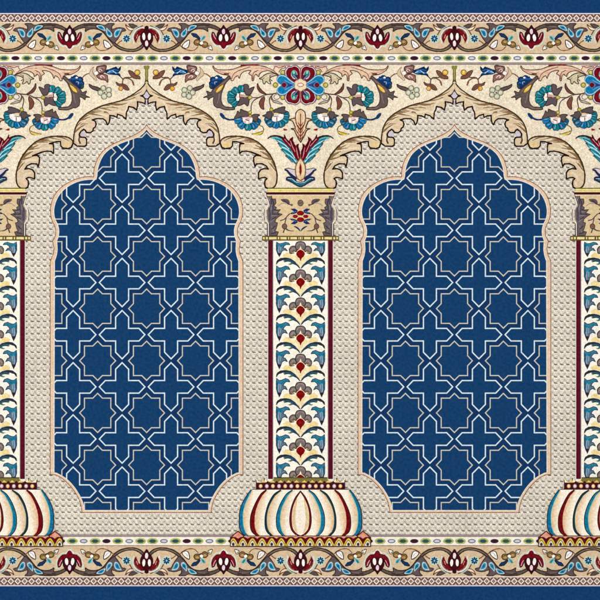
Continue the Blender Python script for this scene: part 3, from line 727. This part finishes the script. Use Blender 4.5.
def column_ground():
    p = begin(CX, 546)
    rect(SHAFT, 267.6, 239.5, 333.4, 483)
    for _ in both(CX):
        rect((92, 18, 34), 268.2, 240, 272.6, 479); rect((64, 10, 26), 268.2, 240, 269, 479)
        rect((132, 128, 132), 272.6, 240, 273.3, 479); rect((236, 226, 216), 267.4, 240, 268.2, 479)
    return p
def capital():
    p = begin(CX, 236)
    body = [(267, 194.6), (268.6, 199), (269.6, 203.6), (268.4, 207), (266.8, 210), (266.4, 215), (267, 219.4), (268.6, 223), (269, 228), (269, 236.4)]
    for _ in both(CX):
        raw((222, 196, 152), [(CX, 194)] + C(body) + [(CX, 236.4)])
        line((238, 226, 216), 1.2, [(265.6, 194), (267.8, 200), (268.6, 203.4), (267, 207.4), (265.4, 211), (265, 215.4), (265.8, 220), (268, 223.4), (268.2, 229), (268.2, 236)])
        line((96, 70, 66), .7, [(266.4, 195), (268.8, 200.4), (269.6, 203.6)]); line((120, 96, 96), .6, [(264.6, 210), (264.2, 215), (264.8, 220)]); line((80, 60, 56), .7, [(267.4, 224), (267.6, 236)])
        L = [(267.6, 196.2), (271.6, 196), (272, 199), (275.6, 199), (276, 203), (274, 206), (276.4, 207.4), (275.6, 210), (280.4, 209.6), (277.6, 213), (282.2, 214.4), (278.4, 216.8), (276, 219), (275, 222), (277.6, 223), (276.2, 228.6), (275, 231), (278.4, 232), (277.2, 235.4), (269.4, 235.6), (269.2, 224), (267.2, 218.6), (267, 210.6), (269.8, 205.4), (269.6, 200)]
        poly((104, 92, 94), L, False)
        for q in ([(270, 198), (272, 204), (271, 210)], [(272, 212), (277, 211.4)], [(271.4, 216), (277, 215)], [(270.8, 222), (274, 219)], [(271.6, 226), (273.6, 232)]):
            line((140, 128, 132), .7, q)
        for q in ([(272, 199), (273.6, 203), (272.6, 206.6)], [(273, 209.4), (277, 210.4)], [(272.6, 214), (279, 214.4)], [(272.4, 219), (275.6, 217.4)], [(272, 229), (275, 226)], [(271.4, 233.6), (276, 232.6)]): line((62, 52, 56), .8, q)
        line((70, 58, 60), .6, L[1:-4], False)
        for q in ([(269, 208), (270, 214), (269.6, 220)], [(273, 207), (272.6, 213)], [(271, 199), (271.6, 204)]): line((66, 66, 88), 1.2, q)
        rect((70, 12, 14), 266, 192.2, CX, 194.6)
        rect((238, 220, 190), 266.4, 194.6, CX, 195.4)
        rect((226, 204, 96), 267.6, 188.6, CX, 191.6); rect((243, 232, 180), 268, 189.2, CX, 190.1); rect((244, 232, 206), 266.4, 191.6, CX, 192.2)
        line((110, 96, 46), .7, [(268, 188.3), (CX, 188.3)], False, caps=False)
        # sprigs
        line((164, 140, 150), .7, [(278.4, 206), (281.6, 203.6), (287, 203.6)]); poly(TAUPE, [(280.8, 199.4), (285, 198.8), (288.4, 199.8), (289.8, 202.8), (288, 204.6), (286.4, 203), (283, 202)]); line((60, 50, 70), .8, [(284, 200.4), (288.6, 204), (290.6, 204.6)])
        ell((126, 98, 74), 291.6, 205, 1.4, 1.2)
        for _y in bothy(216.4):
            poly((32, 46, 92), [(290.6, 209), (294.6, 208.4), (297.8, 210.4), (296.8, 212.8), (293.6, 214), (289.2, 214.2), (291.6, 212.4), (294, 211.6)], False)
            line((120, 140, 180), .5, [(292.6, 212.8), (296, 211.4)])
        line((90, 76, 74), .8, [(289.4, 214), (287, 216.4), (284.4, 219.2), (280.4, 220.6)]); line((90, 76, 74), .8, [(286.2, 217.6), (285.2, 222), (284.6, 224.4)])
        dot((124, 90, 76), (70, 50, 46), 284.5, 226.4, 2.4, 2.6); line((74, 64, 66), 1.2, [(284.6, 228.8), (283.4, 232.4)]); line((80, 70, 72), 1, [(285.8, 228.6), (289, 230.6), (294, 231)], taper=(1.6, .5))
        poly((30, 48, 90), [(293.6, 226.2), (296.6, 226.6), (299.6, 229), (300.2, 231.4), (298, 229.4)])
        ell((140, 20, 26), 295.3, 216.4, 2.6, 1.8); line((226, 196, 180), .5, [(293, 214.4), (297.6, 214.6)])
    dot((124, 104, 90), (80, 62, 56), CX, 203, 2.7, 3); rect((88, 70, 64), 299, 202.6, 302, 203.4)
    for y in (213.2, 219.7): dot((140, 20, 24), (96, 12, 16), CX, y, 3.3, 2.1)
    ell((232, 206, 120), CX, 216.4, 1.8, 1)
    # ring of gold cells under the capital
    rect((96, 78, 40), 262.2, 235.8, 338.8, 240.6)
    for x0, x1 in ((263, 264.8), (265.8, 267.8), (269, 276.6), (277.8, 279.2), (280.4, 286.6), (288, 289.2), (290.4, 297), (298.4, 299.2)):
        for _ in both(CX): rect((226, 204, 128), x0, 237, x1, 239.4); rect((243, 232, 190), x0 + .3, 237.6, x1 - .3, 238.5)
    rect((243, 232, 190), 299.9, 237, 301.1, 239.4)
    return p

def shaft_flower():
    p = begin(CX, 0)
    for _ in both(CX):
        poly((240, 218, 158), [(283, .8), (287, -2), (290.6, -.6), (293, 1), (297, 2), (300.4, 13), (295, 7), (289, 4.4), (284.6, 3.6)])
        poly((246, 232, 190), [(291, .4), (294.6, 1.6), (299.6, 10), (294, 6)])
        out((128, 112, 106), (60, 50, 52), .7, [(290, -1.4), (289.4, -5), (291.6, -8), (295.4, -7.8), (297, -5), (296, -2.8), (293.6, -3.4), (292.6, -1)])
        line((166, 150, 140), .7, [(291.2, -4), (293, -6), (295, -5.6)]); ell((180, 150, 70), 293.4, -1.6, 1.1, 1)
        poly((36, 50, 68), [(300.5, 14), (298.6, 11), (295, 7.2), (291, 4.4), (286, 3), (280.4, 3.6), (277, 6), (276.2, 10.4), (278.8, 7.2), (283, 5.8), (286, 5.8), (283.6, 8), (288, 7.2), (291, 8), (289.2, 10.6), (293, 9.6), (296.8, 11.4), (299.4, 14.2)], False)
        line((44, 96, 100), .9, [(284, 6.6), (288, 5.6), (293, 8.2)]); line((40, 62, 104), .9, [(289, 5), (294, 7.8), (298.6, 12)]); line((96, 150, 110), .7, [(288.4, 9.8), (292, 8.8)]); line((50, 44, 36), .7, [(276.6, 9.6), (277.2, 6.6), (281, 4.2), (287, 4)])
    out((122, 108, 104), (56, 48, 52), .7, [(296.2, -5.4), (295.4, -8.8), (297, -12), (CX, -12.8), (304, -12), (305.6, -8.8), (304.8, -5.4), (CX, -4)])
    line((160, 146, 138), .7, [(297, -9), (298.6, -11), (CX, -11.2), (302.4, -11), (304, -9)])
    poly((246, 226, 200), [(CX, -8.6), (301.8, -4.6), (CX, -3), (299.2, -4.6)], False)
    poly((246, 222, 170), [(295.6, -.6), (297.6, -4), (CX, -5.4), (303.4, -4), (305.4, -.6), (303.6, 3.4), (CX, 10), (297.4, 3.4)])
    poly((122, 10, 14), [(296.2, -.6), (297.8, -3.4), (CX, -4.6), (303.2, -3.4), (304.8, -.6), (303.4, 2.4), (301.6, 4), (CX, 6.6), (299.4, 4), (297.6, 2.4)])
    ell((136, 14, 18), CX - .6, -1, 2, 1.7)
    return p
def side_leaf():
    p = begin(CX, 0)
    poly((98, 116, 134), [(276.6, -16.6), (279.4, -14.6), (281.6, -14.8), (285.4, -16.4), (288.4, -15.6), (289.8, -13.2), (286.4, -13.4), (284, -11.4), (283, -9.2), (285.4, -8.6), (287.2, -5.4), (284.4, -6.4), (282, -5), (281, -1.8), (279.4, 1.8), (278, -1), (276.4, -5.6), (276.2, -11)], False)
    line((24, 60, 84), .6, [(276.6, -16.6), (279.4, -14.6), (281.6, -14.8), (285.4, -16.4), (288.4, -15.6), (289.8, -13.2), (286.4, -13.4), (284, -11.4), (283, -9.2), (285.4, -8.6), (287.2, -5.4), (284.4, -6.4), (282, -5), (281, -1.8), (279.4, 1.8), (278, -1), (276.4, -5.6), (276.2, -11)], False, closed=True)
    poly((28, 112, 142), [(277, -15.4), (279.4, -13.8), (283, -14.4), (285.6, -15.4), (288.4, -14.2), (284, -12.8), (281.4, -10), (278, -11)]); line((24, 92, 128), 1.2, [(277.4, -13), (277.2, -8), (278.4, -3)]); line((32, 128, 156), 1.0, [(278, -14.6), (279.4, -11), (280.4, -12.6), (284, -14.2), (287.4, -14.4)]); line((150, 160, 176), 1.2, [(279, -10.6), (278.4, -6), (279, -2.6)]); line((120, 176, 190), .8, [(280.8, -10.4), (280.2, -6)]); line((92, 112, 140), .9, [(282, -8.4), (285, -7.2)])
    poly((54, 34, 48), [(277.4, -2.6), (280.8, -2.4), (279.4, 1.9)], False)
    return p

def base():
    p = begin(CX, 546)
    # bulb
    for _ in both(CX):
        raw((250, 240, 220), [(CX, 489)] + C([(252, 489.4), (248.4, 493), (244.6, 498), (241.4, 505), (239.6, 513), (239.4, 524), (240.8, 531), (244.6, 535), (248.6, 536.6)]) + [(CX, 536.6)])
        # each gore: coloured edge, peach side, pale middle
        strips = (
            ((24, 112, 150), [(251, 489.8), (247, 495), (242.6, 502.6), (240, 510), (239.3, 517), (239.3, 526), (241.2, 532), (245.6, 535.8), (250, 536.6)], [(249, 536), (245.6, 532.4), (243.6, 526), (243, 517), (243.8, 509.6), (246.4, 501.6), (250, 494), (252.4, 490)], (120, 196, 190)),
            ((110, 14, 20), [(266, 489.8), (261, 493.6), (256.2, 501.6), (252.2, 510.6), (250.4, 518), (250.4, 527), (252.4, 532.4), (257.6, 536.4)], [(260, 536), (257, 532.6), (255.2, 527), (255, 518), (256.2, 510.4), (259.2, 502), (263, 495), (267, 490.4)], (236, 176, 146)),
            ((26, 56, 66), [(280.4, 490), (274, 494.2), (269, 502.4), (266.4, 510), (265, 518), (265.2, 527), (267.2, 532.2), (271.6, 536.4)], [(273.6, 536), (269.8, 532), (267.8, 527), (267.2, 518), (268.4, 510.4), (271, 503.4), (275.6, 495.6), (281.6, 490.4)], (200, 190, 150)),
            ((24, 116, 148), [(292, 490), (286.4, 494), (281.2, 502), (278, 510), (276.4, 517), (276.6, 526), (278.8, 531.8), (283.4, 536.4)], [(285.8, 536), (282.4, 532), (280.6, 526), (280.2, 517), (281.4, 510), (284, 503), (288, 495.4), (293, 490.6)], (110, 186, 176)),
        )
        for c, o_, i_, gl in strips:
            oo, ii = C(o_), C(i_)
            # peach flank beside the strip
            for wd, cc_ in ((7.6, (247, 231, 206)), (5.8, (243, 221, 190)), (4.0, (238, 210, 174)), (2.2, (231, 198, 158))):
                fl = [(x + wd * math.sin(math.pi * min(1, max(0, (y - 489) / 48))) ** .7 if 490 < y < 536 else x, y) for x, y in ii]
                raw(cc_, ii + fl[::-1])
            raw(c, oo + ii)
            line(gl, .7, i_[1:-1]); line((30, 26, 26), .6, o_)
        raw((250, 238, 216), C([(CX, 491.6), (296, 498), (292.6, 506), (290.8, 514), (290.4, 522), (292, 529), (296, 534), (CX, 536)]))
        raw((228, 200, 152), C([(CX - 4, 497.6), (294, 506), (292.4, 514), (292, 522), (294, 529), (297, 533.4)]) + C([(298, 533), (296, 526), (295.4, 515), (297.4, 500)]))
        raw((250, 240, 222), C([(297, 508), (296.4, 516), (296.8, 527)]) + C([(298.6, 527), (298.4, 516), (298.6, 508)]))
        raw((104, 20, 22), C([(CX, 491), (295.6, 497.4), (292, 505.6), (290.2, 514), (289.9, 522.4), (291.6, 529.6), (295.6, 534.6), (CX, 536.6)]) + C([(CX, 535.4), (296.8, 533.4), (293.2, 528.8), (291.9, 522), (292, 514), (293.4, 506.4), (296.6, 498.6), (CX, 492.4)]))
        line((40, 22, 22), .5, [(CX, 490.8), (295.4, 497.2), (291.8, 505.6), (290, 514), (289.7, 522.4), (291.4, 529.8), (295.6, 534.8)])
        line((64, 50, 40), .6, [(252, 489.3), (CX, 489.3)], False, caps=False)
        # bottom lip
        line((222, 160, 130), 1.3, [(243, 536.4), (CX, 536.4)], False, caps=False)
        line((60, 40, 34), .6, [(247, 535.9), (CX, 535.9)], False, caps=False)
        out((226, 158, 132), (84, 30, 30), .8, [(231, 537.6), (234.4, 534), (238.2, 531.2), (240.6, 533.4), (244, 536), (240, 539.6), (234, 539.4)], False)
        # plinth
        rect((96, 14, 20), 230.4, 536.9, CX, 546.6)
    for k in range(-7, 8):
        x = CX + 9.6 * k
        def arch(c, rx, top):
            w0 = max(x - rx, 230.8); w1 = min(x + rx, 370.2)
            raw(c, [(w0, 546)] + [(min(max(x + rx * q / 6, 230.8), 370.2), top + (546 - top) * abs(q / 6) ** 1.75) for q in range(-6, 7) if abs(q) < 6] + [(w1, 546)])
        arch((52, 30, 30), 5.6, 537.2); arch((222, 186, 80), 5.2, 538); arch((70, 56, 40), 3.7, 540); arch((236, 222, 180), 3.2, 540.7); ell((56, 44, 74), x, 544.2, 1.35, 1.6)
    for k in range(-7, 7):
        x = CX + 9.6 * (k + .5)
        poly((222, 158, 130), [(x - 2.6, 536.9), (x + 2.6, 536.9), (x, 538.6)], False)
    rect((50, 20, 34), 230.2, 545.8, 370.8, 546.7)
    for _ in both(CX): rect((50, 20, 34), 230.0, 536.8, 230.8, 546.7)
    # crown with beads
    for _ in both(CX):
        raw((128, 116, 62), [(256.4, 482.6), (262, 481.6), (271, 481), (274.4, 477.4), (CX, 477.4), (CX, 482.8), (256.4, 482.8)])
        raw((246, 236, 208), [(255.8, 477.8), (258.4, 481), (261.4, 481.8), (264.4, 478.4), (267, 480.6), (274, 478.4), (271, 481.4), (262, 482.6), (256, 482.4)])
        line((60, 40, 34), .6, [(256, 480), (256.4, 482.6)]); line((60, 44, 36), .7, [(264.4, 478.4), (264, 482)])
        line((70, 60, 34), .7, [(273.6, 477.7), (CX, 477.7)], False, caps=False)
        for x in (263.4, 272.6, 280.6, 288.6, 296.6): raw((228, 204, 110), [(x - 2.8, 482.6), (x, 480), (x + 2.8, 482.6)])
        for x in (267.8, 276.6, 284.6, 292.6): raw((66, 24, 26), [(x - 1.8, 482.7), (x, 480.6), (x + 1.8, 482.7)])
        rect((62, 16, 30), 256, 482.5, CX, 489.2); rect((96, 26, 40), 256.4, 483.2, CX, 483.8)
        for i in range(7):
            x = CX - 3.1 - 6.12 * i
            ell((160, 104, 80), x, 486.1, 2.1, 2.2); ell((240, 206, 132) if i % 2 == 0 else (212, 196, 214), x, 486, 1.6, 1.8); ell((252, 240, 214), x, 485.8, .7, .9)
    return p

Z1 = zc[0] + 30; zc[0] = Z1
sp = [('scroll_leaf', sp_leaf1(), 1), ('scroll_leaf', sp_leaf2(), 1), ('acanthus_spray', scroll_top(), 1), ('leafy_twig', twig(), 1), ('gold_leaf', gold_leaf(), 1), ('daisy_cluster', daisy(), 1), ('berry_sprig', berry(), 1), ('lily', lily(), 1),
      ('trumpet_bloom', bird_bloom(), 1), ('fan_blossom', teal_bloom(), 1), ('fan_blossom', blue_bloom(), 1), ('fan_blossom', ring_bloom(), 1),
      ('rosette', rosette(), 0), ('pinecone_palmette', pinecone(), 0), ('feather_plume', plume(), 0)]
# the grounds are cut after the motifs above: give them a lower place in the pile
def lower(part, z):
    part.polys = [(c, p, z) for c, p, _ in part.polys]; return part
base_z = min(z for _, q, _ in sp for _, _, z in q.polys)
g_sp = sp_ground()
g_sp.polys = [(c, p, base_z - .6 + .1 * i) for i, (c, p, z) in enumerate(g_sp.polys)]
g_me = build(g_sp, 'spandrel')
sp_me = [(n, build(q, n), q.a, s) for n, q, s in sp]
col_p = column_ground(); col_me = build(col_p, 'column')
sf = shaft_flower(); sl = side_leaf()
cap_me = build(capital(), 'capital'); sf_me = build(sf, 'column_flower'); sl_me = build(sl, 'column_leaf')
base_me = build(base(), 'column_base')

for cx in (CX - PER, CX, CX + PER):
    g = place(g_me, 'spandrel', cx, 188)
    for n, me, a, s in sp_me:
        place(me, n, cx + a[0] - CX, a[1], g)
        if s: place(me, n, cx - (a[0] - CX), a[1], g, sx=-1)
    c = place(col_me, 'column', cx, 546)
    for i in range(9):
        y = 254.4 + 28.12 * i
        if i < 9: place(sf_me, 'column_flower', cx, y, c)
        for sx in (1, -1):
            lf = place(sl_me, 'column_leaf', cx, y + (.6 if i == 0 else 0), c, sx=sx)
            if i == 0: lf.scale.y = .78
    place(cap_me, 'capital', cx, 236, c)
    place(base_me, 'column_base', cx, 546, c)

# ================================================================== borders (drawn for the top, flipped for the bottom)
BX = 223.5
def band_ground():
    p = begin(300, 38)
    rect(EDGE, X0, -25, X1, 13)
    rect((232, 222, 226), X0, 12.9, X1, 13.9)
    rect(TAN, X0, 21.6, X1, 54)
    return p
def lozenges():
    p = begin(300, 18)
    rect((112, 78, 76), X0, 13.9, X1, 21.8)
    rect((240, 226, 208), X0, 21.8, X1, 22.7)
    zl = zc[0]; st = 6.9
    i0 = int((X0 - CX) / st) ; i1 = int((X1 - CX) / st)
    for i in range(i0 + 1, i1):
        x = CX + st * i; zc[0] = zl
        for rx, ry, c in ((3.35, 3.5, (238, 226, 210)), (1.9, 2.0, (134, 104, 100)), (.8, .9, (156, 128, 120))):
            raw(c, [(x, 17.9 - ry), (x + rx, 17.9), (x, 17.9 + ry), (x - rx, 17.9)])
        for s in (-1, 1): raw((206, 184, 172), [(x + st / 2 - 1.3, 17.9 + 3.7 * s), (x + st / 2 + 1.3, 17.9 + 3.7 * s), (x + st / 2, 17.9 + 2.1 * s)])
    return p
def guard():
    p = begin(300, 58)
    rect((150, 116, 100), X0, 53.1, X1, 53.9)
    rect((248, 240, 222), X0, 53.9, X1, 62.2)
    rect((140, 122, 120), X0, 62.2, X1, 64.7); rect((176, 160, 152), X0, 63, X1, 63.7)
    zb = zc[0]
    for cell in range(-2, 3):
        for s in (-1, 1):
            for i in range(14):
                if i == 0 and s == 1: continue
                x = CX + PER * cell + s * 11.385 * i; y = 58.05; zc[0] = zb
                if not (X0 + 5 < x < X1 - 5): continue
                if i % 2:
                    ell((176, 180, 104), x, y, 5.5, 3.1); ell((196, 196, 130), x, y, 4.5, 2.45); raw((96, 118, 74), [(x - 4.4, y), (x - 1.8, y - 1.9), (x + 1.8, y - 1.9), (x + 4.4, y), (x + 1.8, y + 1.9), (x - 1.8, y + 1.9)]); ell((44, 82, 82), x, y, 2.7, 1.5)
                elif i % 4 == 2:
                    ell((92, 62, 78), x, y, 4.2, 2.2); ell((52, 26, 42), x, y, 3.4, 1.6)
                else:
                    ell((124, 122, 134), x, y, 4, 2.2); ell((206, 208, 218), x, y, 2.7, 1.15)
    return p

def vine():
    p = begin(262, 38)
    top = [(227, 28.4), (232, 25.6), (238, 23.7), (248, 23.4), (254, 24.2), (259, 27), (262.4, 31), (266, 38), (270, 43.6), (276, 47.4), (283, 49.1), (289, 48.8), (294, 46), (297.4, 42.6)]
    bot = [(299, 44.4), (295.6, 48.4), (290, 51), (283, 51.4), (275.4, 49.8), (269, 46.2), (264.6, 41.4), (260.6, 36.6), (257, 32.2), (252, 29.2), (246, 28.7), (242, 29.6), (239.3, 31.2), (239, 27.4), (233, 28.6), (228.4, 30.6)]
    P_ = C(top) + C(bot)
    raw((96, 80, 74), P_); line((46, 34, 30), .7, P_, False, closed=True)
    line((146, 122, 92), .8, [(271, 46), (277, 48.8), (284, 50.2), (290, 49.8), (294.6, 47.2)]); line((132, 114, 106), .8, [(242, 26), (249, 26.2), (255, 28)]); line((60, 44, 46), 1, [(238, 25.4), (244, 24.9), (250, 25.6)])
    # thin stems
    line((130, 74, 48), .7, [(249, 46.4), (252.6, 49.8), (258, 50.3), (263.6, 48.2), (268, 44.4)]); line((130, 74, 48), .8, [(271.6, 43.4), (273.4, 41.8), (276, 40.4)])
    line((110, 70, 48), .8, [(283.6, 34.6), (286, 31), (290.6, 28), (296.6, 25.6)])
    return p
def vine_leaf():
    p = begin(266, 34)
    b = [(259, 25), (262, 23.4), (268.2, 23.5), (266, 26), (265.8, 29), (268, 28.6), (272, 27.4), (277.6, 28), (279.8, 30.4), (276, 31.6), (274.2, 35), (271.4, 39), (268.4, 42.6), (265.6, 41), (261, 36.4), (257.4, 31.6), (251, 28), (249.6, 25), (254, 24.4)]
    poly((100, 84, 84), b); line((54, 42, 42), .6, b, closed=True)
    def lobe(pts): poly((176, 208, 214), pts); cx = sum(q[0] for q in pts) / len(pts); cy = sum(q[1] for q in pts) / len(pts); poly((34, 136, 170), [(cx + (x - cx) * .68, cy + (y - cy) * .68) for x, y in pts]); poly((20, 96, 140), [(cx + (x - cx) * .34, cy + (y - cy) * .34) for x, y in pts])
    lobe([(250.2, 25.6), (254.4, 25), (257.6, 26.6), (259.4, 30.6), (256, 29.8), (252.6, 28.2)])
    lobe([(260.6, 27.6), (262.4, 29.6), (265.4, 32.6), (266, 36), (263.4, 37), (261, 34.6), (260, 31)])
    lobe([(268.2, 36), (268.2, 32.4), (270.6, 29.4), (275.4, 28.9), (274, 32), (272.4, 35.6), (270, 37.4)])
    line((70, 54, 56), .8, [(266, 25), (265.4, 29.4), (267, 33)])
    return p
def vine_bud():
    p = begin(285, 27)
    out((92, 80, 76), (50, 40, 38), .5, [(282.6, 23.8), (286, 23.8), (290, 25.4), (292.2, 27), (288, 27.6), (284.6, 26.4)])
    out((244, 226, 200), (120, 64, 44), .7, [(279.4, 24.4), (281.6, 26.2), (285, 27.6), (288.4, 29.2), (284.8, 30.4), (281.4, 28.6)])
    ell((96, 52, 40), 279.8, 24.8, .8)
    return p
def star_flower():
    p = begin(280.5, 38.5)
    ell((202, 214, 190), 280.5, 38.5, 4.9, 4.7, n=20)
    for a in range(8):
        t = math.radians(45 * a); x, y = 280.5 + 2.3 * math.cos(t), 38.5 + 2.3 * math.sin(t)
        ell((24, 84, 118) if a % 2 else (22, 66, 108), x, y, 1.5, .85, 45 * a)
    ell((26, 72, 112), 280.5, 38.5, 1.6); ell((150, 196, 206), 280.5, 38.5, 1)
    return p
def trio_flower():
    p = begin(246, 42)
    line((150, 190, 206), .9, [(246, 36), (246, 41.4)])
    out((26, 54, 92), (14, 28, 50), .5, [(247, 38.4), (248.6, 36), (251, 33.8), (255.8, 33.2), (253.6, 36.4), (250.4, 37.6), (247.6, 39.6)])
    out((36, 132, 140), (120, 190, 190), .5, [(241.8, 36.2), (244, 36.2), (246, 40.4), (244.6, 40), (242.4, 38.4)])
    for x, y in ((242.3, 44.5), (249.8, 42.3)):
        dot((146, 112, 62), (70, 50, 30), x, y, 3.3, 3, .9); ell((180, 150, 96), x, y - .4, 1.6, 1.2); line((84, 60, 36), .5, [(x - 1.8, y + .6), (x, y + 1.2), (x + 1.8, y + .4)])
    ell((80, 40, 34), 246.2, 45, 1.6, 1); ell(WHITE, 245.6, 43, 1.6)
    out(WHITE, (70, 44, 40), .6, [(234.6, 49.6), (236, 45.6), (238, 45.4), (239, 48), (237.2, 49.2)]); ell((120, 140, 90), 237.4, 46.8, .7)
    out(WHITE, (60, 44, 44), .65, [(257.6, 40), (262, 42), (265, 46.4), (261.4, 48.2), (258.6, 46.6)]); line((170, 150, 190), .6, [(259.4, 43), (261, 45.4), (263.2, 46.6)])
    return p
def tulip_up():
    p = begin(BX, 37)
    for _ in both(BX):
        line((214, 222, 210), 1.1, [(224.6, 49.6), (227, 46.6), (231, 46), (235, 42), (236.6, 36), (237, 31), (233.6, 31.4), (231, 34)]); poly((206, 214, 190), [(231, 33), (236.4, 31.4), (234.6, 36), (235.6, 36.4), (232, 44), (229, 38)], False)
        line(WHITE, .7, [(223.5, 49.4), (226.4, 47), (227.6, 45.4)])
    b = [(223.5, 25), (225.2, 27.6), (228.6, 31), (230.2, 35), (229.4, 39), (227.2, 42), (223.5, 43.4), (219.8, 42), (217.6, 39), (216.8, 35), (218.4, 31), (221.8, 27.6)]
    poly((60, 16, 24), b); line((40, 10, 16), .5, b, closed=True)
    for _ in both(BX):
        cup = [(223.5, 41.4), (227, 42.2), (229.6, 39.6), (231.2, 36), (232.6, 33), (234.9, 31.9), (235.4, 36), (234, 40.6), (230.6, 44), (226.4, 45), (225, 48), (223.5, 49)]
        poly((118, 14, 30), cup, False); line((52, 8, 16), .5, cup[1:-1]); line((226, 170, 176), .8, [(231.4, 38.8), (233, 36), (233.8, 33.6)])
        ell(WHITE, 226.5, 37.6, 1.7, 3.6, -6)
    ell((236, 214, 222), 223.5, 31.4, 1.6, 2.7)
    return p
def tulip_down():
    p = begin(CX, 37)
    for _ in both(CX):
        A = [(301.4, 29.4), (305, 29), (309, 30.8), (312, 34.6), (312.6, 38.6), (311, 42.4), (310, 39.4), (308.4, 36), (305.4, 34.4), (302, 34)]
        line((226, 226, 226), 1, [(303, 27.8), (306, 27.4), (310.4, 29.4), (313.8, 34), (314.2, 39), (313.2, 43)]); line(MINT, .8, [(307, 25.8), (311.4, 28), (315.2, 33), (315.4, 41)])
        poly(MAR, A, False); line((56, 8, 14), .5, [(301.4, 29), (305, 28.8), (309, 30.4), (312.2, 34.4), (312.8, 38.6), (311, 42.6)]); line((220, 160, 160), .6, [(309.4, 34.6), (310.6, 38)])
        line((210, 180, 170), .7, [(306, 36.6), (307, 40), (305.6, 43.4)])
    b = [(CX, 49.8), (298, 46), (295, 41.6), (294.2, 37), (295.6, 33), (298.2, 30.2), (CX, 29.4), (302.8, 30.2), (305.4, 33), (306.8, 37), (306, 41.6), (303, 46)]
    poly((62, 16, 22), b); line((40, 10, 14), .5, b, closed=True)
    ell((52, 12, 18), CX, 27.8, 2.2, 2.2)
    for _ in both(CX): ell(WHITE, 303.3, 36.4, 1.55, 3.6, 4)
    ell((244, 226, 226), CX, 43.4, 1.6, 3)
    return p

zc_top = zc[0]; zc[0] = Z1
bg = build(band_ground(), 'border_band')
parts_b = [('lozenge_stripe', lozenges()), ('bead_stripe', guard())]
motifs = [('vine', vine()), ('vine_leaf', vine_leaf()), ('vine_bud', vine_bud()), ('star_flower', star_flower()), ('blossom_spray', trio_flower())]
axes = [('tulip', tulip_up(), BX), ('tulip', tulip_down(), CX)]
pm = [(n, build(q, n), q.a) for n, q in parts_b]; mm = [(n, build(q, n), q.a) for n, q in motifs]
am = [(n, build(q, n), q.a, ax) for n, q, ax in axes]
FLIP = 599.3
# the bottom stripes lie under the column bases: separate lower copies of the flat bands
for sy in (1, -1):
    fy = (lambda y: y) if sy == 1 else (lambda y: FLIP - y)
    b = place(bg, 'border_band', 300, fy(38), sy=sy)
    if sy == -1:
        b.location.z -= 0.0; 
    px, py, pz = LOC[b.name]
    def sub(me, n, x, y, sx=1):
        o = bpy.data.objects.new(n, me); COL.objects.link(o); o.parent = b
        wx, wy = wpos(x, fy(y)); o.location = (wx - px, (wy - py) * sy, 0); o.scale = (sx, 1, 1)
        return o
    for n, me, a in pm: sub(me, n, a[0], a[1])
    k = -2
    for c in range(-2, 3):
        for s in (-1, 1):
            # cells between a downward tulip axis and an upward tulip axis
            for ax, sx in ((CX + PER * c + (0 if s == -1 else 154.0), -s),):
                pass
    for j in range(-6, 8):
        # downward tulips sit on CX + 154 j ; each flanked by two mirrored vine cells
        ax = CX + 154.0 * j
        if ax < X0 - 1 or ax > X1 + 1: continue
        for n, me, a in mm:
            for sx in (1, -1):
                if (sx == 1 and ax - 77 < X0 - 1) or (sx == -1 and ax + 77 > X1 + 1): continue
                sub(me, n, ax + sx * (a[0] - CX), a[1], sx)
        n, me, a, _ = am[1]
        if X0 + 5 < ax < X1 - 5: sub(me, n, ax, a[1])
        n, me, a, _ = am[0]
        if ax - 77 > X0: sub(me, n, ax - 77, a[1])

print('shape layers', zc[0], 'pile mm', zc_top * DZ * 1000)

# ================================================================== floor, light, camera
fm = new_mat('grey_floor'); k = NG(fm.node_tree)
nz = k.n('ShaderNodeTexNoise'); nz.inputs['Scale'].default_value = 14; nz.inputs['Detail'].default_value = 6
k.put(nz.inputs['Vector'], k.n('ShaderNodeNewGeometry').outputs['Position'])
c = k.mix(nz.outputs[0], col4(150, 146, 140), col4(178, 174, 168))
bs = k.n('ShaderNodeBsdfPrincipled'); bs.inputs['Roughness'].default_value = .7; k.put(bs.inputs['Base Color'], c)
k.put(k.n('ShaderNodeOutputMaterial').inputs[0], bs.outputs[0])
me = bpy.data.meshes.new('floor'); me.from_pydata([(-4, -4, 0), (4, -4, 0), (4, 4, 0), (-4, 4, 0)], [], [(0, 1, 2, 3)]); me.materials.append(fm)
fl = bpy.data.objects.new('floor', me); COL.objects.link(fl); fl['kind'] = 'structure'; fl['label'] = 'plain grey floor under the carpet'

w = bpy.data.worlds.new('World'); S.world = w; w.use_nodes = True
w.node_tree.nodes['Background'].inputs[0].default_value = (1, 1, 1, 1)
w.node_tree.nodes['Background'].inputs[1].default_value = 0.455
ld = bpy.data.lights.new('softbox', 'AREA'); ld.shape = 'SQUARE'; ld.size = 4.0; ld.energy = 139
lo = bpy.data.objects.new('softbox', ld); COL.objects.link(lo); lo.location = (-.6, .8, 4.2)
from mathutils import Vector
lo.rotation_euler = (Vector((0, 0, 0)) - lo.location).to_track_quat('-Z', 'Y').to_euler()

cd = bpy.data.cameras.new('camera'); cam = bpy.data.objects.new('camera', cd); COL.objects.link(cam)
cam.location = (0, 0, 3.0 + BASEZ + .002); cam.rotation_euler = (0, 0, 0)
cd.sensor_width = 36; cd.lens = 36 * 3.0 / 1.2; cd.clip_end = 100
S.camera = cam
S.view_settings.view_transform = 'Standard'; S.view_settings.look = 'None'; S.view_settings.exposure = 0; S.view_settings.gamma = 1
